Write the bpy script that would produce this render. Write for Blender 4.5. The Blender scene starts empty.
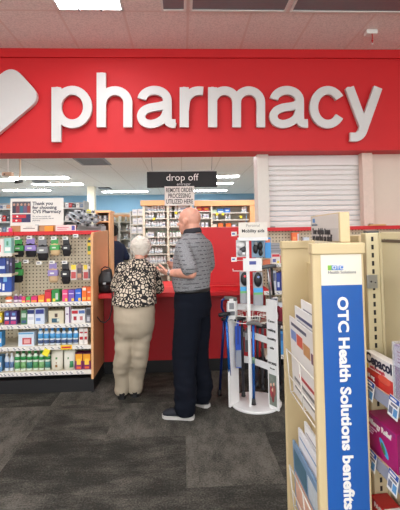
import bpy, bmesh, math, random
from mathutils import Vector, Matrix, noise
random.seed(7)
PI = math.pi
scene = bpy.context.scene
C = scene.collection

# ------------------------------------------------------------------ camera
F = 390.0; HOR = 232.0; ROLL = math.radians(1.0); YAW = math.radians(2.6); EYE = 1.55; TH = math.radians(2.5); PPY = HOR-F*math.tan(TH)
cam_d = bpy.data.cameras.new('camera'); cam = bpy.data.objects.new('camera', cam_d); C.objects.link(cam)
cam_d.sensor_fit = 'VERTICAL'; cam_d.sensor_height = 36; cam_d.lens = 36*F/510
cam_d.shift_y = -(255-PPY)/510; cam_d.clip_start = 0.02
cam.matrix_world = Matrix.Translation((0, 0, EYE)) @ Matrix.Rotation(-YAW, 4, 'Z') @ Matrix.Rotation(PI/2+TH, 4, 'X') @ Matrix.Rotation(-ROLL, 4, 'Z')
scene.camera = cam

def ray(px, py):
    u = (px-200)/F; v = (PPY-py)/F
    a = u*math.cos(ROLL)+v*math.sin(ROLL); b = -u*math.sin(ROLL)+v*math.cos(ROLL)
    f = math.cos(TH)-b*math.sin(TH); up = b*math.cos(TH)+math.sin(TH)
    return Vector((f*math.sin(YAW)+a*math.cos(YAW), f*math.cos(YAW)-a*math.sin(YAW), up))
def P(px, py, Y):
    """photo measurement -> point of the place on the plane y = Y"""
    d = ray(px, py); t = Y/d.y
    return Vector((d.x*t, Y, EYE+d.z*t))
def Pz(px, py, z):
    d = ray(px, py); t = (z-EYE)/d.z
    return Vector((d.x*t, d.y*t, z))
def PX(px, Y): return P(px, HOR, Y).x

# ------------------------------------------------------------------ materials
def lin(c):
    r = []
    for v in c:
        v = v/255.0
        r.append(v/12.92 if v <= .04045 else ((v+.055)/1.055)**2.4)
    return (r[0], r[1], r[2], 1)
_mc = {}
def M(rgb, rough=.5, metal=0., var=.08, scale=30., bump=0., coat=0., trans=0., name=None):
    key = (rgb, rough, metal, var, scale, bump, coat, trans)
    if key in _mc: return _mc[key]
    m = bpy.data.materials.new(name or 'surface'); m.use_nodes = True
    nt = m.node_tree; b = nt.nodes['Principled BSDF']
    tc = nt.nodes.new('ShaderNodeTexCoord'); nz = nt.nodes.new('ShaderNodeTexNoise')
    nz.inputs['Scale'].default_value = scale; nz.inputs['Detail'].default_value = 3
    nt.links.new(tc.outputs['Object'], nz.inputs['Vector'])
    mx = nt.nodes.new('ShaderNodeMix'); mx.data_type = 'RGBA'
    c = lin(rgb)
    mx.inputs['A'].default_value = tuple(max(0, x*(1-var)) for x in c[:3])+(1,)
    mx.inputs['B'].default_value = tuple(min(1, x*(1+var)) for x in c[:3])+(1,)
    nt.links.new(nz.outputs['Fac'], mx.inputs['Factor'])
    nt.links.new(mx.outputs['Result'], b.inputs['Base Color'])
    b.inputs['Roughness'].default_value = rough; b.inputs['Metallic'].default_value = metal
    b.inputs['Coat Weight'].default_value = coat
    if trans:
        b.inputs['Transmission Weight'].default_value = trans
    if bump:
        bp = nt.nodes.new('ShaderNodeBump'); bp.inputs['Strength'].default_value = bump; bp.inputs['Distance'].default_value = .01
        nt.links.new(nz.outputs['Fac'], bp.inputs['Height']); nt.links.new(bp.outputs['Normal'], b.inputs['Normal'])
    _mc[key] = m
    return m
def emit(rgb, s):
    m = bpy.data.materials.new('lit_diffuser'); m.use_nodes = True
    b = m.node_tree.nodes['Principled BSDF']
    b.inputs['Base Color'].default_value = lin(rgb); b.inputs['Emission Color'].default_value = lin(rgb)
    b.inputs['Emission Strength'].default_value = s
    return m
def nodes_mat(name):
    m = bpy.data.materials.new(name); m.use_nodes = True
    return m, m.node_tree, m.node_tree.nodes['Principled BSDF']
def mathn(nt, op, a, b=None, c=None):
    n = nt.nodes.new('ShaderNodeMath'); n.operation = op
    for i, v in enumerate((a, b, c)):
        if v is None: continue
        if isinstance(v, (int, float)): n.inputs[i].default_value = v
        else: nt.links.new(v, n.inputs[i])
    return n.outputs[0]
def ramp(nt, fac, stops, const=False):
    r = nt.nodes.new('ShaderNodeValToRGB')
    if const: r.color_ramp.interpolation = 'CONSTANT'
    e = r.color_ramp.elements
    while len(e) < len(stops): e.new(.5)
    for i, (p, c) in enumerate(stops): e[i].position = p; e[i].color = lin(c)
    nt.links.new(fac, r.inputs['Fac']); return r.outputs['Color']

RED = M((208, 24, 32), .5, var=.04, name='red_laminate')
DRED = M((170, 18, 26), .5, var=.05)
WHT = M((235, 233, 228), .4, var=.03)
OFFW = M((222, 216, 205), .5, var=.04)
BLK = M((22, 22, 24), .5)
DGREY = M((62, 62, 66), .5)
GREY = M((140, 140, 142), .5)
TAN = M((202, 182, 140), .6, var=.06, scale=8)
CREAM = M((205, 192, 155), .45, var=.04, scale=6)
WOOD = M((226, 172, 120), .5, var=.10, scale=5)
STEEL = M((170, 172, 172), .3, .9)
PAPER = M((232, 228, 220), .7, var=.03)
WIREW = M((225, 222, 212), .35)

# ------------------------------------------------------------------ mesh helpers
class MB:
    def __init__(s): s.bm = bmesh.new(); s.mats = []
    def mi(s, m):
        if m not in s.mats: s.mats.append(m)
        return s.mats.index(m)
    def _tag(s, faces, m, smooth=False):
        i = s.mi(m) if m else 0
        for f in faces: f.material_index = i; f.smooth = smooth
    def box(s, x0, x1, y0, y1, z0, z1, m=None, bev=0, mat=None):
        r = bmesh.ops.create_cube(s.bm, size=1)
        vs = r['verts']
        bmesh.ops.scale(s.bm, vec=(abs(x1-x0), abs(y1-y0), abs(z1-z0)), verts=vs)
        bmesh.ops.translate(s.bm, vec=((x0+x1)/2, (y0+y1)/2, (z0+z1)/2), verts=vs)
        if bev:
            es = list({e for v in vs for e in v.link_edges})
            g = bmesh.ops.bevel(s.bm, geom=es, offset=bev, segments=2, affect='EDGES', profile=.5)
            vs = list({v for f in g['faces'] for v in f.verts} | {v for v in vs if v.is_valid})
        if mat is not None: bmesh.ops.transform(s.bm, matrix=mat, verts=vs)
        s._tag({f for v in vs for f in v.link_faces}, m)
        return s
    def tube(s, pts, r, m=None, n=8, smooth=True, rs=None):
        pts = [Vector(p) for p in pts]; rings = []
        up = Vector((0, 0, 1)); prev = None
        for i, p in enumerate(pts):
            t = (pts[min(i+1, len(pts)-1)]-pts[max(i-1, 0)]).normalized()
            if prev is None:
                a = t.cross(up)
                if a.length < .05: a = t.cross(Vector((1, 0, 0)))
            else: a = prev - t*prev.dot(t)
            a.normalize(); prev = a; b = t.cross(a)
            rr = rs[i] if rs else r
            rings.append([s.bm.verts.new(p+(a*math.cos(2*PI*k/n)+b*math.sin(2*PI*k/n))*rr) for k in range(n)])
        fs = []
        for i in range(len(rings)-1):
            for k in range(n):
                fs.append(s.bm.faces.new((rings[i][k], rings[i][(k+1) % n], rings[i+1][(k+1) % n], rings[i+1][k])))
        s._tag(fs, m, smooth)
        s._tag([s.bm.faces.new(rings[0][::-1]), s.bm.faces.new(rings[-1])], m)
        return s
    def lathe(s, prof, m=None, n=16, c=(0, 0, 0), sy=1.0, smooth=True):
        rings = []
        for r, z in prof:
            rings.append([s.bm.verts.new((c[0]+r*math.cos(2*PI*k/n), c[1]+sy*r*math.sin(2*PI*k/n), c[2]+z)) for k in range(n)])
        fs = []
        for i in range(len(rings)-1):
            for k in range(n):
                fs.append(s.bm.faces.new((rings[i][k], rings[i][(k+1) % n], rings[i+1][(k+1) % n], rings[i+1][k])))
        s._tag(fs, m, smooth)
        s._tag([s.bm.faces.new(rings[0][::-1]), s.bm.faces.new(rings[-1])], m)
        return s
    def prism(s, pts, d, m=None):
        """closed outline pts (3-D, planar) pushed along vector d"""
        d = Vector(d); a = [s.bm.verts.new(Vector(p)) for p in pts]; b = [s.bm.verts.new(Vector(p)+d) for p in pts]
        n = len(pts); fs = [s.bm.faces.new(a[::-1]), s.bm.faces.new(b)]
        for k in range(n): fs.append(s.bm.faces.new((a[k], a[(k+1) % n], b[(k+1) % n], b[k])))
        s._tag(fs, m); return s
    def ribbon(s, pts, w, y0, d, m=None, closed=False):
        """flat stroke of width w following pts (x,z) on plane y0, thickness d towards -y"""
        P2 = [Vector(p) for p in pts]; n = len(P2); L = []; R = []
        for i in range(n):
            if closed: t = P2[(i+1) % n]-P2[i-1]
            else: t = P2[min(i+1, n-1)]-P2[max(i-1, 0)]
            t.normalize(); nn = Vector((-t.y, t.x)); ww = w[i] if isinstance(w, list) else w
            L.append(P2[i]+nn*ww/2); R.append(P2[i]-nn*ww/2)
        V = lambda p, y: s.bm.verts.new((p.x, y, p.y))
        Lf = [V(p, y0-d) for p in L]; Rf = [V(p, y0-d) for p in R]; Lb = [V(p, y0) for p in L]; Rb = [V(p, y0) for p in R]
        fs = []
        rng = range(n if closed else n-1)
        for i in rng:
            j = (i+1) % n
            fs += [s.bm.faces.new((Lf[i], Lf[j], Rf[j], Rf[i])), s.bm.faces.new((Lb[i], Rb[i], Rb[j], Lb[j])),
                   s.bm.faces.new((Lf[i], Lb[i], Lb[j], Lf[j])), s.bm.faces.new((Rf[i], Rf[j], Rb[j], Rb[i]))]
        if not closed:
            fs += [s.bm.faces.new((Lf[0], Rf[0], Rb[0], Lb[0])), s.bm.faces.new((Lf[-1], Lb[-1], Rb[-1], Rf[-1]))]
        s._tag(fs, m); return s
    def ball(s, c, r, m=None, n=12):
        if isinstance(r, (int, float)): r = (r, r, r)
        g = bmesh.ops.create_uvsphere(s.bm, u_segments=n, v_segments=max(6, n*2//3), radius=1)
        bmesh.ops.scale(s.bm, vec=r, verts=g['verts']); bmesh.ops.translate(s.bm, vec=c, verts=g['verts'])
        s._tag({f for v in g['verts'] for f in v.link_faces}, m, True); return s
    def ellip(s, c, ax, m=None, n=16):
        """ellipsoid with three axis vectors"""
        g = bmesh.ops.create_uvsphere(s.bm, u_segments=n, v_segments=n*2//3, radius=1)
        A = Matrix((ax[0], ax[1], ax[2])).transposed().to_4x4()
        bmesh.ops.transform(s.bm, matrix=Matrix.Translation(c) @ A, verts=g['verts'])
        s._tag({f for v in g['verts'] for f in v.link_faces}, m, True); return s
    def loft(s, secs, m=None, n=28):
        rings = []
        for c, u, v in secs:
            c = Vector(c); u = Vector(u); v = Vector(v)
            rings.append([s.bm.verts.new(c+u*math.cos(2*PI*k/n)+v*math.sin(2*PI*k/n)) for k in range(n)])
        fs = []
        for i in range(len(rings)-1):
            for k in range(n):
                fs.append(s.bm.faces.new((rings[i][k], rings[i][(k+1) % n], rings[i+1][(k+1) % n], rings[i+1][k])))
        fs += [s.bm.faces.new(rings[0][::-1]), s.bm.faces.new(rings[-1])]
        s._tag(fs, m, True); return s
    def limb(s, pts, rs, m=None, n=14):
        """smooth tapering limb with rounded ends"""
        pts = [Vector(p) for p in pts]; Q = []; R = []
        for i in range(len(pts)-1):
            p0 = pts[max(i-1, 0)]; p1 = pts[i]; p2 = pts[i+1]; p3 = pts[min(i+2, len(pts)-1)]
            for k in range(6):
                t = k/6
                Q.append(.5*((2*p1)+(p2-p0)*t+(2*p0-5*p1+4*p2-p3)*t*t+(3*p1-p0-3*p2+p3)*t**3))
                R.append(rs[i]*(1-t)+rs[i+1]*t)
        Q.append(pts[-1]); R.append(rs[-1])
        s.tube(Q, 0, m, n, rs=R); s.ball(Q[0], R[0]*.995, m, n); s.ball(Q[-1], R[-1]*.995, m, n); return s
    def mesh(s, name):
        bmesh.ops.recalc_face_normals(s.bm, faces=s.bm.faces)
        me = bpy.data.meshes.new(name); s.bm.to_mesh(me); s.bm.free()
        for m in s.mats: me.materials.append(m)
        return me
    def build(s, name, parent=None, m=None, loc=None):
        me = s.mesh(name)
        if m and not me.materials: me.materials.append(m)
        return link(name, me, parent, loc)
def link(name, me, parent=None, loc=None):
    o = bpy.data.objects.new(name, me); C.objects.link(o)
    if parent: o.parent = parent
    if loc is not None: o.location = loc
    return o
def tag(o, label=None, cat=None, group=None, kind=None):
    if label: o['label'] = label
    if cat: o['category'] = cat
    if group: o['group'] = group
    if kind: o['kind'] = kind
    return o
def empty(name, label, cat, loc=(0, 0, 0), group=None, rz=0):
    o = bpy.data.objects.new(name, None); C.objects.link(o); o.location = loc; o.rotation_euler = (0, 0, rz)
    o.empty_display_size = .05
    return tag(o, label, cat, group)
def copy_tree(o, parent=None):
    c = o.copy(); C.objects.link(c); c.parent = parent
    for ch in list(o.children): copy_tree(ch, c)
    return c
def struct(name, mb, m=None):
    o = mb.build(name, m=m); o['kind'] = 'structure'; return o
def rect(x0, x1, y0, y1, z0, z1, name, m, parent=None, bev=0):
    return MB().box(x0, x1, y0, y1, z0, z1, m, bev).build(name, parent)
def text(body, size, loc, m, parent=None, rot=(PI/2, 0, 0), name='lettering', bold=0., ext=.0005, align='LEFT', sx=1., spacing=1.):
    cu = bpy.data.curves.new('t', 'FONT'); cu.body = body; cu.size = size; cu.extrude = ext; cu.offset = bold
    cu.align_x = align; cu.align_y = 'CENTER'; cu.space_character = spacing; cu.resolution_u = 3
    t = bpy.data.objects.new('t', cu); C.objects.link(t)
    dg = bpy.context.evaluated_depsgraph_get(); me = bpy.data.meshes.new_from_object(t.evaluated_get(dg))
    bpy.data.objects.remove(t); me.materials.clear(); me.materials.append(m)
    o = link(name, me, parent, loc); o.rotation_euler = rot; o.scale = (sx, 1, 1)
    return o
def remesh(mb, voxel, smooth=6, fn=None, sf=.5):
    """one continuous skin over overlapping volumes"""
    bmesh.ops.recalc_face_normals(mb.bm, faces=mb.bm.faces)
    me = bpy.data.meshes.new('w'); mb.bm.to_mesh(me); mb.bm.free()
    o = bpy.data.objects.new('w', me); C.objects.link(o)
    r = o.modifiers.new('r', 'REMESH'); r.mode = 'VOXEL'; r.voxel_size = voxel; r.use_smooth_shade = True
    if smooth:
        q = o.modifiers.new('s', 'SMOOTH'); q.iterations = smooth; q.factor = sf
    dg = bpy.context.evaluated_depsgraph_get(); out = bpy.data.meshes.new_from_object(o.evaluated_get(dg))
    bpy.data.objects.remove(o)
    if fn:
        ns = [v.normal.copy() for v in out.vertices]
        for v, nn in zip(out.vertices, ns): v.co = v.co + nn*fn(v.co)
    for p in out.polygons: p.use_smooth = True
    return out
# ================================================================== SETTING
YF = 4.40                                   # plane of the red fascia
ZC = P(200, 50, YF).z; ZB = P(200, 152, YF).z; ZP = 2.70; YB = 11.8
# carpet: quarter-turned carpet squares
cm, nt, b = nodes_mat('carpet')
tc = nt.nodes.new('ShaderNodeTexCoord'); sp = nt.nodes.new('ShaderNodeSeparateXYZ'); nt.links.new(tc.outputs['Object'], sp.inputs[0])
ix = mathn(nt, 'FLOOR', mathn(nt, 'DIVIDE', sp.outputs['X'], .61)); iy = mathn(nt, 'FLOOR', mathn(nt, 'DIVIDE', sp.outputs['Y'], .61))
cb = nt.nodes.new('ShaderNodeCombineXYZ'); nt.links.new(ix, cb.inputs[0]); nt.links.new(iy, cb.inputs[1])
wn = nt.nodes.new('ShaderNodeTexWhiteNoise'); nt.links.new(cb.outputs[0], wn.inputs['Vector'])
par = mathn(nt, 'GREATER_THAN', wn.outputs['Value'], .5)
def streak(sx, sy):
    mp = nt.nodes.new('ShaderNodeMapping'); mp.inputs['Scale'].default_value = (sx, sy, 1)
    nt.links.new(tc.outputs['Object'], mp.inputs['Vector'])
    n = nt.nodes.new('ShaderNodeTexNoise'); n.inputs['Scale'].default_value = 1; n.inputs['Detail'].default_value = 5; n.inputs['Roughness'].default_value = .7
    nt.links.new(mp.outputs[0], n.inputs['Vector']); return n.outputs['Fac']
sa, sb = streak(3.6, 8), streak(8, 3.6)
mxs = nt.nodes.new('ShaderNodeMix'); nt.links.new(par, mxs.inputs['Factor']); nt.links.new(sa, mxs.inputs['A']); nt.links.new(sb, mxs.inputs['B'])
big = nt.nodes.new('ShaderNodeTexNoise'); big.inputs['Scale'].default_value = 1.6; big.inputs['Detail'].default_value = 2; nt.links.new(tc.outputs['Object'], big.inputs['Vector'])
fine = nt.nodes.new('ShaderNodeTexNoise'); fine.inputs['Scale'].default_value = 90; fine.inputs['Detail'].default_value = 4; nt.links.new(tc.outputs['Object'], fine.inputs['Vector'])
s1 = mathn(nt, 'MULTIPLY_ADD', wn.outputs['Value'], .16, mathn(nt, 'MULTIPLY', mxs.outputs['Result'], .62))
s2 = mathn(nt, 'MULTIPLY_ADD', big.outputs['Fac'], .35, s1)
s3 = mathn(nt, 'MULTIPLY_ADD', fine.outputs['Fac'], .5, s2)
nt.links.new(ramp(nt, mathn(nt, 'MULTIPLY', s3, .62), [(.35, (38, 37, 33)), (.45, (53, 52, 47)), (.51, (73, 71, 65)), (.60, (100, 97, 89))]), b.inputs['Base Color'])
b.inputs['Roughness'].default_value = .95; b.inputs['Specular IOR Level'].default_value = .15
bp = nt.nodes.new('ShaderNodeBump'); bp.inputs['Strength'].default_value = .4; bp.inputs['Distance'].default_value = .004
nt.links.new(fine.outputs['Fac'], bp.inputs['Height']); nt.links.new(bp.outputs['Normal'], b.inputs['Normal'])
struct('floor', MB().box(-6.5, 6.5, -5, 4.44, -.1, 0, cm))
struct('floor_pharmacy', MB().box(-6.5, 6.5, 4.44, YB+.1, -.1, 0, M((205, 200, 190), .35, var=.05, scale=4)))  # unseen floor, made pale to bounce light up to the rear ceiling

def tile_mat(name, base, line, ox, oy, sx, sy, lw=.012):
    m, nt, b = nodes_mat(name)
    tc = nt.nodes.new('ShaderNodeTexCoord'); sp = nt.nodes.new('ShaderNodeSeparateXYZ'); nt.links.new(tc.outputs['Object'], sp.inputs[0])
    def ln(o, off, size):
        f = mathn(nt, 'FRACT', mathn(nt, 'DIVIDE', mathn(nt, 'SUBTRACT', o, off-100*size), size))
        return mathn(nt, 'LESS_THAN', mathn(nt, 'ABSOLUTE', mathn(nt, 'SUBTRACT', mathn(nt, 'FRACT', mathn(nt, 'ADD', f, .5)), .5)), lw/size)
    l = mathn(nt, 'MAXIMUM', ln(sp.outputs['X'], ox, sx), ln(sp.outputs['Y'], oy, sy))
    nz = nt.nodes.new('ShaderNodeTexNoise'); nz.inputs['Scale'].default_value = 60; nz.inputs['Detail'].default_value = 6; nt.links.new(tc.outputs['Object'], nz.inputs['Vector'])
    c1 = ramp(nt, nz.outputs['Fac'], [(.3, tuple(int(v*.9) for v in base)), (.6, base)])
    mx = nt.nodes.new('ShaderNodeMix'); mx.data_type = 'RGBA'; nt.links.new(l, mx.inputs['Factor']); nt.links.new(c1, mx.inputs['A']); mx.inputs['B'].default_value = lin(line)
    nt.links.new(mx.outputs['Result'], b.inputs['Base Color']); b.inputs['Roughness'].default_value = .85
    bp = nt.nodes.new('ShaderNodeBump'); bp.inputs['Strength'].default_value = .3; bp.inputs['Distance'].default_value = .01
    nt.links.new(mathn(nt, 'ADD', mathn(nt, 'MULTIPLY', nz.outputs['Fac'], .3), mathn(nt, 'MULTIPLY', l, .4)), bp.inputs['Height']); nt.links.new(bp.outputs['Normal'], b.inputs['Normal'])
    return m
GX = PX(190, YF); J0 = GX - .61*20
ctm = tile_mat('ceiling_tile', (248, 236, 230), (232, 214, 206), GX, 3.62, .61, 1.22)
struct('ceiling', MB().box(-6.5, 6.5, -5, YF+.01, ZC, ZC+.1, ctm))
ptm = tile_mat('pharmacy_ceiling_tile', (238, 236, 230), (212, 208, 200), 0, 0, .61, 1.22, .009)
struct('ceiling_rear', MB().box(-6.5, 6.5, YF+.3, YB, ZP, ZP+.1, ptm))
BLUE = M((128, 172, 200), .7, var=.03)
struct('wall_back', MB().box(-6.5, 6.5, YB, YB+.1, 0, 2.8, BLUE))
WALLC = M((226, 208, 192), .7, var=.02)
struct('wall_left', MB().box(-6.6, -6.5, -5, YB, 0, 3.8, WALLC))
struct('wall_right', MB().box(6.5, 6.6, -5, YB, 0, 3.8, WALLC))
# red fascia over the pharmacy opening, with a thin frame round the recessed face
fm = M((208, 20, 28), .6, var=.03, scale=3, name='fascia_red')
fz = MB().box(-6.5, 6.5, YF, YF+.3, ZB, ZC, fm)
fz.box(-6.5, 6.5, YF-.02, YF, ZB, ZB+.035, fm).box(-6.5, 6.5, YF-.03, YF, ZC-.10, ZC-.001, fm)
struct('trim_1', fz)
# wall right of the opening, its column and the post beside the shutter
XS0, XS1 = PX(258, 4.6), PX(366, 4.6)
struct('wall_right_of_opening', MB().box(XS1, 6.5, 4.62, 4.75, 0, ZB, WALLC))
struct('wall_below_shutter', MB().box(PX(262, 4.6), XS1, 4.62, 4.75, 0, 1.58, WALLC))
struct('trim_2', MB().box(XS0, PX(269.5, 4.6), 4.56, 4.78, 0, ZB, OFFW, .004))
struct('trim_3', MB().box(PX(363.5, 4.55), PX(374, 4.55), 4.52, 4.62, 0, ZB, M((228, 205, 190), .6), .004))

# roller shutter
sh = empty('roller_shutter', 'closed white slatted roller shutter between white post and beige wall under the red fascia', 'shutter', (PX(317, 4.68), 4.68, 1.58))
sx0, sx1 = PX(269.5, 4.68), PX(366, 4.68); cx = (sx0+sx1)/2
SHW = M((232, 228, 224), .45, var=.03)
sl = MB(); z = .02; k = 0
while z < ZB-1.58-.1:
    hgt = .062
    sl.prism([(sx0-cx, 0, z), (sx0-cx, -.012, z+.012), (sx0-cx, -.014, z+hgt-.016), (sx0-cx, -.004, z+hgt-.004), (sx0-cx, .006, z+hgt-.004), (sx0-cx, .006, z)], (sx1-sx0, 0, 0), SHW)
    z += hgt
sl.build('slats', sh)
MB().box(sx0-cx, sx1-cx, -.05, .03, ZB-1.58-.13, ZB-1.58-.002, SHW, .01).build('shutter_box', sh)
MB().box(sx0-cx, sx1-cx, -.02, .01, 0, .022, SHW).build('bottom_bar', sh)
MB().box(-.62, -.52, -.035, -.02, .005, .02, GREY).build('lift_handle', sh)

# ------------------------------------------------------------------ white letters on the fascia
LW = M((216, 214, 211), .4, var=.02, name='letter_white')
def pxz(x, y): p = P(x, y, YF-.06); return (p.x, p.z)
def arc(cx, cy, rx, ry, a0, a1, n=26):
    return [(cx+rx*math.cos(math.radians(a0+(a1-a0)*i/n)), cy-ry*math.sin(math.radians(a0+(a1-a0)*i/n))) for i in range(n+1)]
def smooth_px(pts, n=6):
    out = []
    for i in range(len(pts)-1):
        p0 = Vector(pts[max(i-1, 0)]); p1 = Vector(pts[i]); p2 = Vector(pts[i+1]); p3 = Vector(pts[min(i+2, len(pts)-1)])
        for k in range(n):
            t = k/n; q = .5*((2*p1)+(p2-p0)*t+(2*p0-5*p1+4*p2-p3)*t*t+(3*p1-p0-3*p2+p3)*t**3); out.append((q.x, q.y))
    out.append(pts[-1]); return out
W = 9.1/F*YF
def letter(strokes, lab):
    mb = MB(); k = 0
    for pts, closed, w in strokes:
        mb.ribbon([pxz(*p) for p in pts], w*W, YF-.028+k*.0004, .042+k*.0008, LW, closed); k += 1
    # stand-offs reaching back to the fascia
    for pts, closed, w in strokes[:1]:
        for q in (pts[len(pts)//6], pts[-2]):
            x, z = pxz(*q); mb.box(x-.015, x+.015, YF-.04, YF, z-.015, z+.015, LW)
    o = mb.build('sign_letter'); tag(o, lab, 'letter', 'white letters on the red fascia')
def a_shape(dx):
    s1 = arc(154.5+dx, 100.6, 12.8, 10.2, 172, 0)+[(167.4+dx, 108), (167.4+dx, 116)]+smooth_px([(167.4+dx, 116), (168+dx, 121), (171+dx, 123.4), (175.6+dx, 123.6)])[1:]
    s2 = smooth_px([(167+dx, 104), (160, 106.3), (150, 108), (143.6, 111.2), (141.2, 116.5), (143.8, 122), (150.5, 124.2), (158, 122.4), (164, 118), (167+dx, 111)] if dx == 0 else
                   [(x+dx, y) for x, y in [(167, 104), (160, 106.3), (150, 108), (143.6, 111.2), (141.2, 116.5), (143.8, 122), (150.5, 124.2), (158, 122.4), (164, 118), (167, 111)]])
    return [(s1, False, .95), (s2, False, .9)]
def line(x, y0, y1): return [(x, y0), (x, (y0+y1)/2), (x, y1)]
letter([(line(56.4, 87.5, 142), False, 1), (arc(72.4, 107.2, 15.3, 16.8, 0, 350, 34), True, .95)], 'white letter p with descender at the start of the word, next to the heart')
letter([(line(101.4, 73, 127.4), False, 1), (arc(115, 103, 12.9, 12.1, 180, 0)+[(127.9, 115), (127.9, 127.4)], False, .97)], 'tall white letter h on the red fascia')
letter(a_shape(0), 'white letter a between the h and the r on the red fascia')
letter([(line(184.2, 87.5, 127.4), False, 1), (smooth_px([(184.6, 110), (186.4, 99), (191.5, 93), (197.5, 91), (203.2, 91.2)]), False, .95)], 'white letter r on the red fascia')
letter([(line(212.6, 87.5, 127.4), False, 1), (arc(224.6, 102.5, 12, 11.6, 180, 0)+[(236.6, 115), (236.6, 127.4)], False, .95), (arc(248.7, 102.5, 12, 11.6, 180, 0)+[(260.7, 115), (260.7, 127.4)], False, .95)], 'wide white letter m on the red fascia')
letter(a_shape(132.2), 'white letter a between the m and the c on the red fascia')
letter([(arc(327.6, 107.3, 13.9, 16.9, 33, 327, 34), False, .95)], 'white letter c on the red fascia')
letter([([(349.3, 87.5), (356.5, 107), (363.2, 125)], False, 1), ([(377.8, 87.5), (371, 107), (364.5, 125)]+smooth_px([(364.5, 125), (361.5, 133), (357, 136.9), (350, 137)])[1:], False, 1)], 'white letter y at the right end of the word')
def rounded(pts, r, n=8):
    out = []; N = len(pts)
    for i in range(N):
        p = Vector(pts[i]); a = (Vector(pts[i-1])-p).normalized(); c = (Vector(pts[(i+1) % N])-p).normalized()
        A = p+a*r; B = p+c*r
        for k in range(n+1):
            t = k/n; out.append(tuple((1-t)**2*A+2*t*(1-t)*p+t*t*B))
    return out
hp = rounded([(12.5, 65), (42.3, 97.5), (-16, 146.5), (-44, 113)], 14)
hb = MB(); hb.prism([(pxz(*p)[0], YF-.075, pxz(*p)[1]) for p in hp], (0, .055, 0), LW)
for q in ((12, 85), (-10, 115)): x, z = pxz(*q); hb.box(x-.03, x+.03, YF-.05, YF, z-.03, z+.03, LW)
tag(hb.build('heart_emblem'), 'large white rounded heart emblem cut by the left edge of the photo', 'emblem')

# ------------------------------------------------------------------ ceiling fittings
LIT = emit((250, 251, 255), 12.0)
def troffer(x0, x1, y0, y1, z, lab, cat, lit, grp=None, name='ceiling_light', strips=True):
    cx, cy = (x0+x1)/2, (y0+y1)/2; hx, hy = (x1-x0)/2, (y1-y0)/2
    t = empty(name, lab, cat, (cx, cy, z), grp)
    f = MB(); w = .022
    for a in ((-hx, hx, -hy, -hy+w), (-hx, hx, hy-w, hy), (-hx, -hx+w, -hy, hy), (hx-w, hx, -hy, hy)): f.box(*a, -.012, -.001, WHT)
    f.build('frame', t)
    MB().box(-hx+w, hx-w, -hy+w, hy-w, -.006, -.001, lit).build('diffuser', t)
    if strips:
        g = MB()
        for k in range(1, 4): g.box(-hx+w, hx-w, -hy+k*hy/2-.006, -hy+k*hy/2+.006, -.03, -.006, GREY)
        for k in (1, 2): g.box(-hx+k*2*hx/3-.006, -hx+k*2*hx/3+.006, -hy+w, hy-w, -.03, -.006, GREY)
        g.build('louvre', t, m=None)
    return t
ly0 = 3.62-1.22
t = troffer(GX-.61*2+.01, GX-.61+.01, ly0, 3.60, ZC, 'lit louvred ceiling light panel above the letter h', 'ceiling light', LIT)
k = 0
for i, gy in enumerate((ly0-1.3, ly0-3.9, ly0-6.2)):
    for gx in (-7, -3, 1, 5):
        if gy < -4.9: continue
        troffer(GX+.61*gx, GX+.61*(gx+1), gy-1.22, gy, ZC, 'lit ceiling light panel over the shop floor behind the photographer', 'ceiling light', LIT, 'lit panels over the shop floor', strips=False)
VG = M((120, 124, 128), .35, .3)
for x0, x1, lab in ((GX-.25, GX-.02, 'narrow dark grey ceiling panel at the top edge, beside the lit one'), (GX+.02, GX+.93, 'long dark grey ceiling panel at the top edge, above the m'), (GX+.97, GX+2.6, 'longest dark grey ceiling panel at the top edge, right corner')):
    t = empty('ceiling_panel', lab, 'ceiling panel', ((x0+x1)/2, 3.07, ZC)); h = (x1-x0)/2
    MB().box(-h+.02, h-.02, -.55, .50, -.008, -.001, VG).build('grille', t)
    g = MB(); g.box(-h, h, .50, .525, -.016, -.001, WHT).box(-h, h, -.575, -.55, -.016, -.001, WHT).box(-h, -h+.02, -.55, .5, -.016, -.001, WHT).box(h-.02, h, -.55, .5, -.016, -.001, WHT); g.build('frame', t)
p = Pz(370.5, 31, ZC)
t = empty('ceiling_sensor', 'small white box sensor with a dangling pull chain above the letter y', 'sensor', p)
MB().box(-.06, .06, -.04, .04, -.045, 0, WHT, .008).build('housing', t)
MB().tube([(0, -.03, -.045), (.004, -.03, -.1), (0, -.03, -.15)], .005, M((190, 60, 60), .5)).ball((0, -.03, -.12), .01, RED).ball((0, -.03, -.155), .01, WHT).build('pull_chain', t)

# ================================================================== LEFT DISPLAY SHELVING
XR = PX(91, 3.95); XL = XR-.905
pegm, nt, b = nodes_mat('pegboard')
tc = nt.nodes.new('ShaderNodeTexCoord'); sp = nt.nodes.new('ShaderNodeSeparateXYZ'); nt.links.new(tc.outputs['Object'], sp.inputs[0])
def cell(o): return mathn(nt, 'SUBTRACT', mathn(nt, 'FRACT', mathn(nt, 'DIVIDE', mathn(nt, 'ADD', o, 20*.0381), .0381)), .5)
cxn, czn = cell(sp.outputs['X']), cell(sp.outputs['Z'])
rr = mathn(nt, 'ADD', mathn(nt, 'MULTIPLY', cxn, cxn), mathn(nt, 'MULTIPLY', czn, czn))
nt.links.new(ramp(nt, rr, [(0, (45, 38, 30)), (.035, (205, 194, 168))], True), b.inputs['Base Color']); b.inputs['Roughness'].default_value = .6
SHELFM = M((214, 204, 180), .45, var=.04)
RAILM = M((228, 224, 214), .4, var=.03)
SZ = [P(50, y, 3.95).z for y in (302.8, 324.6, 346.5, 371.8)]
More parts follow.
